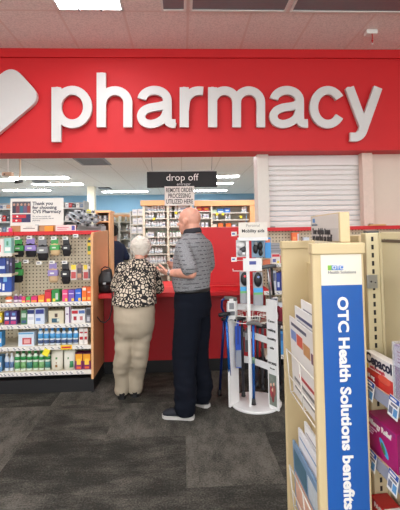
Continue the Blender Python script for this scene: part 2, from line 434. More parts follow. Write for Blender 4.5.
def bay(x0, x1, zs, lab, yf=3.95, yb=4.42, peg=True, ztop=1.545, end=None, red=True, zkick=.13, name='shelving_unit', ledge=True):
    t = empty(name, lab, 'shelving', ((x0+x1)/2, yf+.2, 0)); h = (x1-x0)/2; oy = yf+.2
    B = lambda *a, **k: MB().box(a[0], a[1], a[2]-oy, a[3]-oy, *a[4:], **k)
    B(-h+.004, h-.004, yb-.015, yb, .1, ztop, pegm).build('pegboard', t)
    if ledge:
        MB().box(-h, h, yb-.12-oy, yb+.02-oy, ztop, ztop+.042, RED, .003).build('top_ledge', t)
    B(-h, h, yf+.015, yb, 0, zkick, BLK).build('kick_base', t)
    for s in (-1, 1): B(s*(h-.012)-.012, s*(h-.012)+.012, yb-.05, yb-.015, zkick, ztop, SHELFM).build('upright', t)
    for z in zs:
        s = B(-h+.003, h-.003, yf+.008, yb-.05, z-.024, z, SHELFM).build('shelf', t)
        r = B(-h+.002, h-.002, yf, yf+.008, z-.034, z+.006, RAILM).build('price_rail', s)
        x = -h+.02
        while x < h-.05:
            w = random.uniform(.028, .04)
            g = MB().box(x, x+w, yf-.0022-oy, yf-.0005-oy, z-.030, z-.002, WHT)
            g.box(x+.003, x+w*.55, yf-.0030-oy, yf-.0022-oy, z-.012, z-.006, M((70, 72, 80), .6))
            g.box(x+w*.3, x+w-.003, yf-.0030-oy, yf-.0022-oy, z-.026, z-.017, M((130, 130, 138), .6))
            g.build('price_tag', s)
            x += w+random.choice((.004, .01, .03))
    return t
t1 = bay(XL, XR, SZ, 'beige pegboard shelving unit with red top ledge and four product shelves, left of the woman')
ep = MB(); ep.prism([(XR-t1.location.x, 3.93-t1.location.y, .13), (XR-t1.location.x, 4.72-t1.location.y, .13), (XR-t1.location.x, 4.72-t1.location.y, 1.59), (XR-t1.location.x, 3.97-t1.location.y, 1.565), (XR-t1.location.x, 3.93-t1.location.y, 1.53)], (.022, 0, 0), WOOD)
e = ep.build('end_panel', t1); e['label'] = 'orange wood end panel'
MB().box(XR-t1.location.x, XR+.022-t1.location.x, 3.935-t1.location.y, 4.72-t1.location.y, 0, .13, BLK).build('end_panel_base', t1)
SZ2 = [P(3, 253.5, 3.98).z, P(3, 274, 3.98).z, P(3, 292.5, 3.98).z, SZ[1]+.02, SZ[2]-.01, SZ[3]]
t2 = bay(XL-.915, XL-.004, SZ2, 'neighbouring shelving unit with blue boxes, cut by the left edge of the photo')

for z in SZ2[:3]:        # short shelves carrying the goods left of the pegs
    L_ = t1.location; xe = PX(12.3, 3.98)
    ss = MB().box(XL+.003-L_.x, xe-L_.x, 3.978-L_.y, 4.12-L_.y, z-.02, z-.0005, SHELFM).build('short_shelf', t1)
    MB().box(XL+.002-L_.x, xe-L_.x, 3.970-L_.y, 3.978-L_.y, z-.028, z+.004, RAILM).build('price_rail', ss)

def carton(x0, x1, ztop, zb, Yf, dep, rgb, lab, cat='box', bands=(), grp=None, name='carton', rough=.4):
    """printed cardboard carton; x0, x1 in metres"""
    cx = (x0+x1)/2; h = (x1-x0)/2; hz = ztop-zb
    o = MB().box(-h, h, 0, dep, 0, hz, M(rgb, rough, var=.04), .0015).build(name, loc=(cx, Yf, zb))
    tag(o, lab, cat, grp)
    for i, (a, b_, u0, u1, c) in enumerate(bands):      # a..b_ across, u0..u1 up
        MB().box(-h+2*h*a+.001, -h+2*h*b_-.001, -.0012-.0003*i, 0, hz*u0+.001, hz*u1-.001, M(c, .45, var=.06)).build('printed_panel', o)
    return o
def bottle(cx, y, zb, r, h, rgb, cap, lab, lab_rgb=None, grp=None, cat='bottle', name='bottle', capr=.55, sy=.7, caph=.16, loc=True):
    hb = h*(1-caph)
    o = MB().lathe([(r*.9, 0), (r, hb*.04), (r, hb*.78), (r*.8, hb*.9), (r*capr*.8, hb*.96), (r*capr*.8, hb)], M(rgb, .35, var=.03), sy=sy).build(name, loc=(cx, y, zb))
    tag(o, lab, cat, grp)
    MB().lathe([(r*capr, hb-.001), (r*capr, h*.985), (r*capr*.9, h)], M(cap, .4), sy=sy).build('cap', o)
    if lab_rgb:
        for u0, u1, c in lab_rgb:
            MB().lathe([(r*1.015, hb*u0), (r*1.015, hb*u1)], M(c, .45), sy=sy).build('product_label', o)
    return o
def row(items, zb, Yf, where, xoff=0):
    for it in items:
        kind, px0, px1, pyt = it[0], it[1]+xoff, it[2]+xoff, it[3]
        x0, x1 = PX(px0, Yf)+.001, PX(px1, Yf)-.001; zt = P((px0+px1)/2, pyt, Yf).z
        if kind == 'c': carton(x0, x1, zt, zb, Yf, min(.1, (x1-x0)*1.3), it[4], it[5]+where, 'box', it[6] if len(it) > 6 else ())
        elif kind == 'b': bottle((x0+x1)/2, Yf+.04, zb, (x1-x0)/2, zt-zb, it[4], it[7], it[5]+where, it[6])
        elif kind == 'p': pouch(x0, x1, zt, zb, Yf, it[4], it[5]+where, it[6])
def pouch(x0, x1, zt, zb, Yf, rgb, lab, bands):
    cx = (x0+x1)/2; h = (x1-x0)/2; H = zt-zb
    o = MB().loft([((0, .035, 0), (h*.95, 0, 0), (0, .032, 0)), ((0, .035, H*.3), (h, 0, 0), (0, .033, 0)), ((0, .035, H*.75), (h, 0, 0), (0, .02, 0)), ((0, .035, H), (h, 0, 0), (0, .002, 0))], M(rgb, .5, var=.04), 20).build('pouch', loc=(cx, Yf, zb))
    tag(o, lab, 'bag')
    for a, b_, u0, u1, c in bands:
        yb = .001 if u1 <= .5 else .008
        MB().loft([((0+(-h+2*h*a+(-h+2*h*b_))/2, .035-.0, H*u), (h*(b_-a), 0, 0), (0, .0335-(max(0, u-.3)*.029 if u > .3 else .0), 0)) for u in (u0, (u0+u1)/2, u1)], M(c, .5), 20).build('printed_panel', o)
    return o
Y0 = 3.985
S2 = ' on the top product shelf'
row([('b', 4, 11, 295.5, (236, 110, 40), 'orange bottle with white cap', [(.1, .5, (240, 240, 235))], (235, 235, 235)),
     ('b', 12, 17, 294.8, (120, 50, 120), 'purple bottle with white cap, left of its pair', [(.1, .4, (230, 220, 230))], (235, 235, 235)),
     ('b', 17, 21.5, 294.8, (135, 50, 125), 'purple bottle with white cap, next to the pink carton', [(.1, .4, (235, 210, 225))], (235, 235, 235)),
     ('c', 21.6, 25.6, 297, (225, 60, 110), 'short pink carton', [(.1, .9, .1, .4, (240, 200, 80))]),
     ('c', 25.9, 30.6, 297, (90, 170, 80), 'short green carton', [(.1, .9, .1, .45, (240, 90, 110))]),
     ('c', 31, 37.2, 296.5, (215, 40, 110), 'short magenta carton', [(.1, .9, .1, .4, (245, 160, 60))]),
     ('c', 38, 44.2, 295.5, (240, 130, 40), 'short orange carton', [(.1, .9, .1, .4, (250, 210, 90))]),
     ('c', 44.6, 51, 290.3, (205, 40, 60), 'tall red carton', [(.3, .9, .05, .3, (250, 200, 60)), (.1, .9, .85, .98, (150, 30, 45))]),
     ('c', 51.4, 59.3, 290, (40, 135, 60), 'tall green carton with grey figure', [(.15, .5, .05, .3, (245, 215, 60)), (.5, .85, .2, .75, (190, 200, 190))]),
     ('c', 62, 67.6, 290.2, (225, 75, 130), 'tall pink carton with yellow corner', [(.5, .95, .05, .3, (245, 200, 70)), (.1, .9, .65, .72, (250, 240, 240))]),
     ('c', 68, 74.2, 290, (115, 80, 175), 'tall purple carton with yellow corner', [(.5, .95, .05, .3, (245, 200, 70)), (.1, .9, .65, .72, (250, 240, 240))]),
     ('c', 74.8, 81, 289.2, (45, 95, 200), 'tall blue carton with yellow corner', [(.5, .95, .05, .3, (245, 200, 70)), (.1, .9, .65, .72, (250, 240, 240))]),
     ('c', 81.6, 86.3, 287, (240, 110, 30), 'tall orange carton with white band, left of its pair', [(.1, .9, .75, .95, (245, 225, 210)), (.1, .9, .1, .3, (250, 190, 90))]),
     ('c', 86.7, 90.6, 287, (238, 100, 25), 'tall orange carton touching the wooden end panel', [(.1, .9, .6, .68, (245, 225, 210)), (.1, .9, .1, .3, (250, 190, 90))])], SZ[0], Y0, S2)
S3 = ' on the second shelf'
row([('c', 4.5, 10, 311.5, (75, 70, 135), 'violet and white supplement carton, leftmost of a pair', [(.1, .9, .4, .6, (235, 235, 240)), (.1, .9, .05, .3, (200, 60, 90)), (.3, .8, .7, .9, (120, 170, 220))]),
     ('c', 10.4, 17, 311.5, (85, 65, 130), 'violet carton with white band, right one of a pair', [(.1, .9, .4, .6, (235, 235, 240)), (.1, .9, .05, .3, (190, 60, 120)), (.3, .8, .7, .9, (110, 160, 210))]),
     ('c', 21, 27, 310.5, (80, 130, 90), 'green and grey carton', [(.1, .9, .5, .8, (190, 205, 190)), (.1, .9, .1, .3, (60, 90, 130))]),
     ('c', 27.4, 34.5, 309.5, (228, 230, 232), 'white carton with dark blue header', [(0.02, .98, .7, .98, (35, 50, 110)), (.1, .9, .3, .5, (200, 205, 215))]),
     ('c', 35, 44.5, 308.5, (205, 215, 232), 'pale blue carton with navy badge', [(.05, .95, .65, .95, (50, 60, 140)), (.1, .6, .2, .4, (110, 140, 200))]),
     ('c', 48.5, 63.5, 310.8, (215, 206, 180), 'wide cream first aid carton with teal picture', [(.2, .7, .08, .42, (50, 90, 110)), (.4, .6, .5, .8, (90, 70, 60)), (.55, .75, .15, .4, (200, 210, 200))]),
     ('c', 64.8, 70.4, 306.6, (228, 222, 228), 'narrow white carton with purple edge', [(.72, .98, .02, .98, (95, 50, 110)), (.2, .6, .5, .6, (120, 90, 130))]),
     ('c', 71, 85, 309.3, (226, 224, 222), 'wide white carton with red and blue headings', [(.03, .47, .68, .92, (200, 40, 55)), (.53, .97, .68, .92, (80, 110, 170)), (.15, .38, .2, .5, (170, 50, 60)), (.6, .82, .2, .5, (190, 120, 120))]),
     ('c', 85.6, 90.4, 307.5, (120, 122, 130), 'grey carton touching the wooden end panel', [(.1, .9, .5, .9, (60, 60, 70)), (.2, .8, .1, .4, (190, 190, 195))])], SZ[1], Y0, S3)
S4 = ' on the third shelf'
row([('c', 18.5, 34.2, 332.2, (212, 224, 235), 'white carton with red berry picture', [(.25, .85, .12, .6, (190, 70, 75)), (.35, .75, .2, .5, (225, 170, 165)), (.02, .98, .85, .98, (110, 170, 210))]),
     ('c', 78.5, 83.2, 328.5, (230, 226, 220), 'slim white and red carton, left of its pair', [(.1, .9, .3, .5, (180, 40, 50)), (.1, .9, .7, .8, (180, 40, 50))]),
     ('c', 83.5, 87.2, 328.5, (228, 222, 216), 'slim white and red carton, near the wooden end panel', [(.1, .9, .3, .5, (180, 40, 50)), (.1, .9, .7, .8, (180, 40, 50))])], SZ[2], Y0, S4)
ws = ('next to the berry carton', 'second from the berry carton', 'third from the berry carton', 'middle of its row of seven', 'third from the slim red cartons', 'second from the slim red cartons', 'next to the slim red cartons')
for i in range(7):
    row([('b', 36.5+5.85*i, 42+5.85*i, 328.5+.3*(i % 2), (222, 232, 240), 'sky blue capped bottle, '+ws[i]+',', [(.45, .8, (80, 160, 215)), (.1, .35, (70, 90, 130))], (50, 140, 210))], SZ[2], Y0, S4)
o = MB().box(-.055, .055, -.003, 0, -.03, .012, M((245, 200, 40), .5)).build('sale_tag', loc=(PX(66, 3.94), 3.942, SZ[2])); tag(o, 'yellow sale tag on the price rail below the blue capped bottles', 'sale tag')
MB().box(-.045, .045, -.004, -.003, -.018, -.002, M((200, 40, 50), .5)).build('printed_panel', o)
S5 = ' on the lowest shelf'
row([('b', 3.5, 8, 354, (205, 215, 225), 'grey white bottle, left of its pair', [(.2, .6, (70, 110, 160))], (225, 228, 232)), ('b', 8.3, 12.8, 354, (210, 218, 226), 'grey white bottle, beside the green bottles', [(.2, .6, (90, 120, 160))], (225, 228, 232))], SZ[3], Y0, S5)
ws = ('leftmost', 'second from the left', 'third from the left', 'third from the right', 'second from the right', 'rightmost')
for i in range(6):
    row([('b', 13.3+6.05*i, 19+6.05*i, 351.2-.4*(i % 2), (215, 228, 212), 'green capped white bottle, '+ws[i]+' of six,', [(.62, .82, (40, 140, 70)), (.12, .5, [(80, 150, 90), (120, 170, 110), (60, 130, 120)][i % 3])], (35, 130, 60))], SZ[3], Y0, S5)
o = MB().box(-.03, .03, -.004, 0, -.03, .035, M((240, 225, 50), .5)).build('sale_tag', loc=(PX(46, 3.94), 3.942, SZ[3]+.205)); o.rotation_euler = (0, math.radians(25), 0); tag(o, 'tilted yellow sale tag hanging from the third shelf rail', 'sale tag')
o.location = (PX(46, 3.94), 3.940, SZ[2]-.055)
row([('p', 50, 62, 351, (220, 216, 200), 'white snack pouch with brown and green picture, left one', [(.2, .8, .15, .4, (150, 110, 60)), (.2, .8, .55, .65, (90, 140, 80))]),
     ('p', 62.6, 74, 351, (224, 222, 208), 'white snack pouch with green leaf picture, right one', [(.35, .95, .12, .45, (60, 140, 90)), (.2, .7, .55, .65, (90, 140, 80))]),
     ('c', 74.6, 82, 353.8, (130, 45, 100), 'purple carton with orange top, left of its pair', [(0, 1, .55, 1, (240, 165, 40)), (.2, .8, .3, .7, (245, 200, 70)), (.2, .8, .05, .2, (225, 100, 60))]),
     ('c', 82.4, 90, 353.8, (125, 40, 95), 'purple carton with orange top, beside the wooden end panel', [(0, 1, .55, 1, (240, 165, 40)), (.2, .8, .3, .7, (245, 200, 70)), (.2, .8, .05, .2, (225, 100, 60))])], SZ[3], Y0, S5)
# neighbouring unit: goods near the edge of the photo
Y1 = 4.0
def nrow(items, zb):
    for x0, x1, pyt, rgb, lab, bands in items:
        carton(PX(x0, Y1), PX(x1, Y1)-.002, P((x0+x1)/2, pyt, Y1).z, zb, Y1, .08, rgb, lab, 'box', bands)
nrow([(-6, 2.4, 276.5, (30, 70, 160), 'big blue carton with white ring print, at the left edge of the photo', [(.5, .9, .2, .6, (225, 230, 240))])], SZ2[2])
for x0, x1, z0, pyt, rgb, lab, bands, yy in (
    (2.6, 12, SZ2[2], 275, (30, 75, 165), 'big blue carton in the neighbouring unit beside the first pegs', [(.1, .5, .6, .9, (120, 180, 230)), (.0, .25, .1, .5, (230, 235, 240))], 4.0),
    (-3, 6, SZ2[1], 258, (30, 60, 140), 'blue carton with pale stripe at the left edge, middle of the upper shelves', [(.2, .9, .3, .5, (200, 215, 235))], 4.0),
    (6.3, 9.3, SZ2[1], 258, (60, 70, 110), 'slim dark blue carton on the neighbouring unit', [(.2, .8, .6, .8, (180, 180, 200))], 4.0),
    (9.5, 12.5, SZ2[1], 258, (50, 45, 80), 'slim violet black carton on the neighbouring unit', [(.2, .8, .5, .7, (150, 140, 180))], 4.0),
    (-2, 4, SZ2[0], 239, (225, 215, 210), 'white and red pack on the topmost neighbouring shelf', [(.1, .5, .1, .6, (200, 60, 60))], 4.0),
    (4.3, 11.5, SZ2[0], 238, (150, 200, 190), 'pale teal pack with white stripes on the topmost neighbouring shelf', [(.1, .9, .15, .4, (230, 230, 225)), (.3, .6, .5, .8, (80, 150, 110))], 4.0)):
    carton(PX(x0, yy), PX(x1, yy)-.002, P((x0+x1)/2, pyt, yy).z, z0, yy, .07, rgb, lab, 'box', bands)
for z0, x0, pyt, rgb, lab in ((SZ2[3], -3, 313, (230, 200, 60), 'yellow and green carton at the left edge, middle height'), (SZ2[4], -3, 332, (70, 150, 210), 'sky blue carton at the left edge, lower down'), (SZ2[5], -4, 356, (90, 140, 180), 'pale blue carton at the left edge on the lowest shelf')):
    carton(PX(x0, 4.0), PX(2.3, 4.0), P(0, pyt, 4.0).z, z0, 4.0, .08, rgb, lab, 'box', [(.2, .9, .3, .6, (225, 228, 225))])

# pegs, hanging socks and packs
YP = 4.41; YH = 4.22
def peg(x, z, tagp=True, yb=YP-.01, yf=YH-.02, parent=None, off=None):
    off = off or parent.location
    mb = MB().tube([(x, yb, z), (x, yf+.01, z), (x, yf, z+.012)], .0028, STEEL, 6)
    for v in mb.bm.verts: v.co -= off
    h = mb.build('peg_hook', parent)
    if tagp:
        g = MB().box(x-.028, x+.028, yf-.012, yf-.010, z-.004, z+.03, WHT, mat=None).box(x-.02, x+.01, yf-.0128, yf-.012, z+.008, z+.02, M((90, 90, 100), .6))
        for v in g.bm.verts: v.co -= off
        g.build('price_tag', h)
def sock_pack(px0, px1, py0, py1, band, sock, lab, name='sock_pack'):
    a = P(px0, py0, YH); b_ = P(px1, py1, YH); w = (b_.x-a.x)/2; H = a.z-b_.z; x = (a.x+b_.x)/2
    t = empty(name, lab, 'socks', (x, YH, a.z))
    MB().box(-w*.75, w*.75, -.003, .0, -H*.30, 0, M(band, .5), .001).build('hanger_card', t)
    MB().loft([((0, .01, -H*.22), (w*.72, 0, 0), (0, .012, 0)), ((0, .01, -H*.5), (w*.95, 0, 0), (0, .02, 0)), ((.004, .01, -H*.85), (w*.98, 0, 0), (0, .02, 0)), ((.002, .01, -H), (w*.7, 0, 0), (0, .01, 0))], M(sock, .9, var=.2, scale=120, bump=.3), 20).build('folded_sock', t)
    MB().box(-w, w, -.014, .034, -H*.66, -H*.36, M(band, .5, var=.1), .004).build('paper_band', t)
    MB().box(-w*.5, w*.3, -.0155, -.014, -H*.56, -H*.48, M((225, 228, 220), .5)).build('printed_panel', t)
    peg(x, a.z-.004, parent=t1)
G = (70, 165, 85); K = (30, 28, 30)
for a in ((13.5, 23.5, 239, 257, G, K, 'green banded black sock pack, leftmost on the upper pegs'),
          (25, 36, 238.5, 257, (150, 130, 195), K, 'lilac banded black sock pack on the upper pegs'),
          (37, 48, 239, 260.5, (130, 130, 132), K, 'grey banded black sock pack on the upper pegs'),
          (50, 59.5, 239, 255.5, G, (215, 185, 140), 'green banded beige sock pack on the upper pegs'),
          (62, 70.5, 239, 256, (45, 45, 48), (35, 33, 36), 'all black sock pack with red mark on the upper pegs'),
          (12, 22.5, 262, 282.5, G, K, 'green banded black sock pack, leftmost on the lower pegs'),
          (48, 58, 263, 282.5, (150, 135, 190), (210, 180, 140), 'lilac banded beige sock pack on the lower pegs'),
          (61, 70, 263, 284, (40, 40, 44), (32, 30, 33), 'all black sock pack with pink mark on the lower pegs')):
    sock_pack(*a)
for (x, y) in ((27, 262.5), (40, 264), (76.5, 237)):
    p = P(x, y, YH); peg(p.x, p.z, parent=t1)
def hang_pack(px0, px1, py0, py1, rgb, lab, panels, Y=YH, cat='pack', parent=t1, tagp=False, name='hanging_pack'):
    a = P(px0, py0, Y); b_ = P(px1, py1, Y); w = (b_.x-a.x)/2; H = a.z-b_.z; x = (a.x+b_.x)/2
    t = MB().box(-w, w, 0, .022, -H, -H*.12, M(rgb, .4, var=.05), .003).box(-w*.5, w*.5, .008, .011, -H*.13, 0, M(rgb, .4, var=.05)).build(name, loc=(x, Y, a.z))
    tag(t, lab, cat)
    for i, (u, v, s, e, c) in enumerate(panels):
        MB().box(-w+2*w*u, -w+2*w*v, -.0014-.0003*i, 0, -H*e, -H*s, M(c, .45, var=.08)).build('printed_panel', t)
    if parent: peg(x, a.z-.004, tagp, parent=parent)
    return t
SK = (200, 150, 120)
hang_pack(70.5, 76.5, 264, 280, (225, 215, 208), 'white pack with red knee picture and yellow flash, left of three', [(.1, .9, .05, .35, (240, 215, 60)), (.1, .9, .5, .9, (195, 80, 80))])
hang_pack(77, 81.8, 263, 279.5, (150, 130, 125), 'grey brown pack with bandaged knee picture, middle of three', [(.1, .9, .3, .6, (90, 80, 85)), (.1, .9, .65, .9, SK)])
hang_pack(82.8, 90.3, 264, 280, (225, 215, 208), 'white pack with red knee picture and yellow flash, next to the end panel', [(.1, .6, .05, .35, (240, 215, 60)), (.1, .7, .5, .9, (195, 80, 80)), (.75, .98, .3, .9, (90, 80, 85))])
hang_pack(87.3, 91.3, 237.5, 254.5, (235, 205, 50), 'yellow pack hanging highest beside the wooden end panel', [(.1, .9, .5, .8, (70, 120, 60)), (.1, .9, .15, .3, (60, 60, 60))])
# things standing on the red ledge
ZL = 1.545+.042
def std(px0, px1, pyt, Y, dep, rgb, lab, name, cat, bands=()):
    return carton(PX(px0, Y), PX(px1, Y), P((px0+px1)/2, pyt, Y).z, ZL, Y, dep, rgb, lab, cat, bands, name=name)
std(10.5, 63.5, 225.3, 4.40, .012, (190, 140, 90), 'low brown cardboard tray under the thank you sign', 'cardboard_tray', 'box')
std(20.5, 37.5, 225.6, 4.36, .003, (232, 228, 218), 'small white card with grey line under the thank you sign', 'price_card', 'card', [(.15, .85, .45, .6, (120, 115, 110)), (.3, .7, .7, .8, (150, 145, 140))])
std(44.5, 53, 226, 4.34, .02, (240, 150, 30), 'small orange pack on the red ledge', 'small_box', 'box')
std(8.5, 12, 228, 4.34, .01, (230, 60, 130), 'tiny pink pack on the red ledge near the left edge', 'small_box', 'box')
std(55.5, 76, 225, 4.35, .003, (238, 210, 205), 'small pink card with blue corner on the red ledge', 'price_card', 'card', [(.78, .95, .1, .9, (80, 80, 160)), (.08, .65, .55, .7, (190, 60, 90)), (.08, .55, .25, .38, (190, 60, 90))])
# the thank you sign
c0 = P(10.5, 198.5, 4.385); c1 = P(63.5, 225, 4.385); zb = ZL
t = empty('thank_you_sign', 'white landscape card sign with a photo and thank you lines on the red ledge', 'sign', ((c0.x+c1.x)/2, 4.385, zb))
w = (c1.x-c0.x)/2; z0, z1 = c1.z-zb, c0.z-zb; H = z1-z0
MB().box(-w, w, 0, .006, z0, z1, PAPER, .001).build('card', t)
MB().box(-.02, .02, -.001, .007, 0, z0+.01, STEEL).build('holder', t)
ph = MB(); px0, px1, pz0, pz1 = -w*.93, -w*.24, z0+H*.46, z0+H*.88
ph.box(px0, px1, -.001, 0, pz0, pz1, M((90, 85, 92), .5, var=.4, scale=60))
rnd = random.Random(3)
for k in range(5):
    x = px0+(px1-px0)*(k+.5)/5; c = [(60, 60, 75), (130, 70, 80), (60, 110, 130), (110, 90, 120), (150, 70, 70)][k]
    ph.box(x-.018, x+.018, -.002, -.001, pz0, pz0+(pz1-pz0)*.62, M(c, .6)); ph.ball((x, -.0015, pz0+(pz1-pz0)*.74), (.012, .001, .015), M((190, 150, 130), .6))
ph.build('photo', t)
rb = MB().box(px0, px1, -.001, 0, z0+H*.12, z0+H*.42, M((52, 50, 90), .5))
for k, (u0, u1, r0) in enumerate(((0, .75, 1), (0, .5, 0))): rb.box(px0+(px1-px0)*u0, px0+(px1-px0)*u1, -.002, -.001, z0+H*(.13+.15*r0), z0+H*(.25+.15*r0), M((205, 45, 60), .5))
for k in range(2): rb.ball((px0+.045+.01*k, -.002, z0+H*(.19+.15*k)), (.011, .001, .009), WHT)
rb.build('coupon_print', t)
NAVY = M((30, 30, 60), .6)
for k, s in enumerate(('Thank you', 'for choosing', 'CVS Pharmacy')): text(s, .052, (-w*.17, -.0015, z0+H*(.80-.15*k)), NAVY, t, bold=.0012)
for k, s in enumerate(('We are here to help with', 'on your prescriptions. See the', 'pharmacist.')): text(s, .019, (-w*.17, -.0015, z0+H*(.33-.075*k)), NAVY, t)
# ================================================================== PHARMACY INTERIOR
PLIT = emit((250, 251, 255), 24.0); PLN = emit((250, 251, 255), 9.0)
def plight(px0, px1, py, lab, w=None):
    a = Pz(px0, py, ZP); b_ = Pz(px1, py, ZP); w = b_.x-a.x; y = a.y
    t = empty('ceiling_light', lab, 'ceiling light', ((a.x+b_.x)/2, y, ZP))
    MB().box(-w/2-.03, w/2+.03, -.15, .15, -.012, -.001, WHT).build('frame', t)
    MB().box(-w/2, w/2, -.11, .11, -.02, -.012, PLIT).build('diffuser', t)
plight(-22, 18, 179.5, 'lit ceiling light cut by the left edge, behind the small camera')
plight(12, 69, 177.5, 'lit ceiling light right of the small camera, nearest the red fascia on the left')
plight(34, 83, 184, 'lit ceiling light above the right end of the thank you sign')
plight(5, 51, 190, 'lit ceiling light right above the thank you sign')
plight(103, 148, 191.5, 'lit ceiling light left of the black hanging sign')
plight(214, 238, 176, 'short lit ceiling light right of the black hanging sign')
plight(205, 232, 183, 'lit ceiling light just under the right end of the black sign')
plight(190, 226, 190.5, 'lit ceiling light above the right rack, behind the paper notice')
# lamps of the nearer ceiling bays, hidden by the fascia from here
for gx in (-3.3, -1.2, .9, 3.0):
    t = empty('ceiling_light', 'ceiling light in the pharmacy hidden above the counter by the red fascia', 'ceiling light', (gx, 5.5, ZP), 'lights over the pharmacy counter')
    MB().box(-.62, .62, -.30, .30, -.012, -.001, WHT).build('frame', t); MB().box(-.59, .59, -.27, .27, -.02, -.012, PLN).build('diffuser', t)
a = Pz(93, 161.5, ZP)
t = empty('ceiling_vent', 'grey square air vent in the pharmacy ceiling under the fascia', 'vent', (a.x, a.y, ZP))
g = MB().box(-.24, .24, -.30, .30, -.010, -.001, GREY)
g.build('frame', t)
g = MB()
for k in range(9): g.box(-.2, .2, -.25+k*.058, -.22+k*.058, -.014, -.010, M((110, 110, 112), .5))
g.build('grille', t)
a = Pz(41, 181.3, ZP)
for px, py, lab in ((41, 181.3, 'small dark ceiling vent between the lit panels'), (105, 188, 'small dark ceiling vent left of the black hanging sign')):
    a = Pz(px, py, ZP); o = MB().box(-.14, .14, -.15, .15, -.02, 0, DGREY).box(-.11, .11, -.12, .12, -.024, -.02, GREY).build('ceiling_vent', loc=a); tag(o, lab, 'vent')
p = P(8, 174.5, 5.4)
t = empty('emergency_light', 'small beige box fitting hanging from the pharmacy ceiling near the left edge', 'emergency light', (p.x, 5.4, p.z))
MB().box(-.065, .065, -.04, .04, -.022, .028, M((205, 175, 150), .5), .006).build('housing', t); MB().ball((-.03, -.04, 0), (.012, .006, .008), BLK).build('indicator', t)
MB().tube([(0, 0, .02), (0, 0, ZP-p.z)], .008, WHT).lathe([(.03, ZP-p.z-.015), (.03, ZP-p.z+.001)], WHT).build('stem', t)
p = P(19.5, 181.5, 5.2)
t = empty('security_camera', 'small black security camera on a beige stem below the pharmacy ceiling', 'camera', (p.x, 5.2, p.z))
MB().tube([(0, 0, .02), (.005, 0, .07), (.01, 0, ZP-p.z)], .011, M((200, 180, 150), .5)).build('stem', t)
MB().tube([(-.02, -.07, -.015), (.0, 0, 0), (.012, .04, .01)], .022, BLK, 12).build('camera_body', t)
MB().lathe([(.035, ZP-p.z-.02), (.035, ZP-p.z-.001)], M((200, 180, 150), .5), c=(.01, 0, 0)).build('ceiling_plate', t)
p0 = PX(87.5, 9.5); p1 = PX(94.5, 9.5)
struct('trim_4', MB().box(p0, p1, 9.5, 9.7, 0, ZP, M((225, 218, 195), .6)))

# service counter
YC = 4.13; ZCT = .92; CX0 = XR+.03; CX1 = PX(262, YF+.1)
co = empty('service_counter', 'long red laminate service counter where the man and woman stand', 'counter', ((CX0+CX1)/2, 4.5, 0)); h = (CX1-CX0)/2
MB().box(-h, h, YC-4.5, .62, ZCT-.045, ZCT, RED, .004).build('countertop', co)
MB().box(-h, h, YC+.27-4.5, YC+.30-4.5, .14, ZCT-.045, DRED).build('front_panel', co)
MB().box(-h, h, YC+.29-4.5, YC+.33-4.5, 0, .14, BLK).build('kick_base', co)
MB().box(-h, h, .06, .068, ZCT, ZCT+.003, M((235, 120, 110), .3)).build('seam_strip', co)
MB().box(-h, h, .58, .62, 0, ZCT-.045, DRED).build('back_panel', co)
dx0 = PX(199, 4.62)
pa = empty('privacy_panel', 'plain red upright panel on the counter behind the man', 'panel', ((dx0+CX1)/2, 4.62, ZCT)); h = (CX1-dx0)/2
zt = P(240, 227.5, 4.62).z
MB().box(-h, h, -.012, .012, .0, zt-ZCT, RED, .003).build('panel_board', pa)
MB().box(-h, h, -.02, .02, zt-ZCT, zt-ZCT+.012, M((225, 110, 100), .4)).build('cap_strip', pa)
MB().box(-h, h, -.025, .025, .0, .02, RED).build('base_strip', pa)

# hanging "drop off" sign with the taped notice
SB = M((12, 13, 15), .6, var=.05)
Ys = 4.95
a = P(147, 172, Ys); b_ = P(217, 187, Ys); w = (b_.x-a.x)/2; hh = (a.z-b_.z)/2; c = ((a.x+b_.x)/2, Ys, (a.z+b_.z)/2)
t = empty('hanging_sign', 'black hanging sign reading drop off in thin white letters', 'sign', c)
MB().box(-w, w, -.012, .012, -hh, hh, SB, .002).build('sign_board', t)
MB().box(-w*.93, w*.93, -.014, .014, hh, hh+.012, M((190, 190, 188), .4)).build('top_rail', t)
for s in (-1, 1): MB().tube([(s*w*.85, 0, hh), (s*w*.9, 0, ZP-c[2])], .0035, GREY, 6).build('hanging_wire', t)
text('drop off', .125, (.0, -.014, hh*.22), WHT, t, align='CENTER', bold=-.0005)
text('entregar', .052, (.02, -.014, -hh*.60), M((200, 200, 200), .5), t, align='CENTER')
a = P(164.5, 187, Ys); b_ = P(194.5, 205.5, Ys); w = (b_.x-a.x)/2; H = a.z-b_.z
t = empty('paper_notice', 'white paper notice in black handwritten capitals hanging under the black sign', 'notice', ((a.x+b_.x)/2, Ys-.0125, a.z))
MB().box(-w, w, -.003, 0, -H, .005, PAPER).build('paper_sheet', t)
for k, s in enumerate(('REMOTE ORDER', 'PROCESSING', 'UTILIZED HERE')):
    o = text(s, .080, (0, -.0045, -H*(.19+.30*k)), BLK, t, align='CENTER', bold=.0012); o.scale = (w*1.86/o.dimensions.x, 1, 1) if o.dimensions.x else (1, 1, 1)
    bpy.context.view_layer.update(); o.scale.x = w*(1.8 if k != 1 else 1.5)/max(o.dimensions.x/o.scale.x, .01)

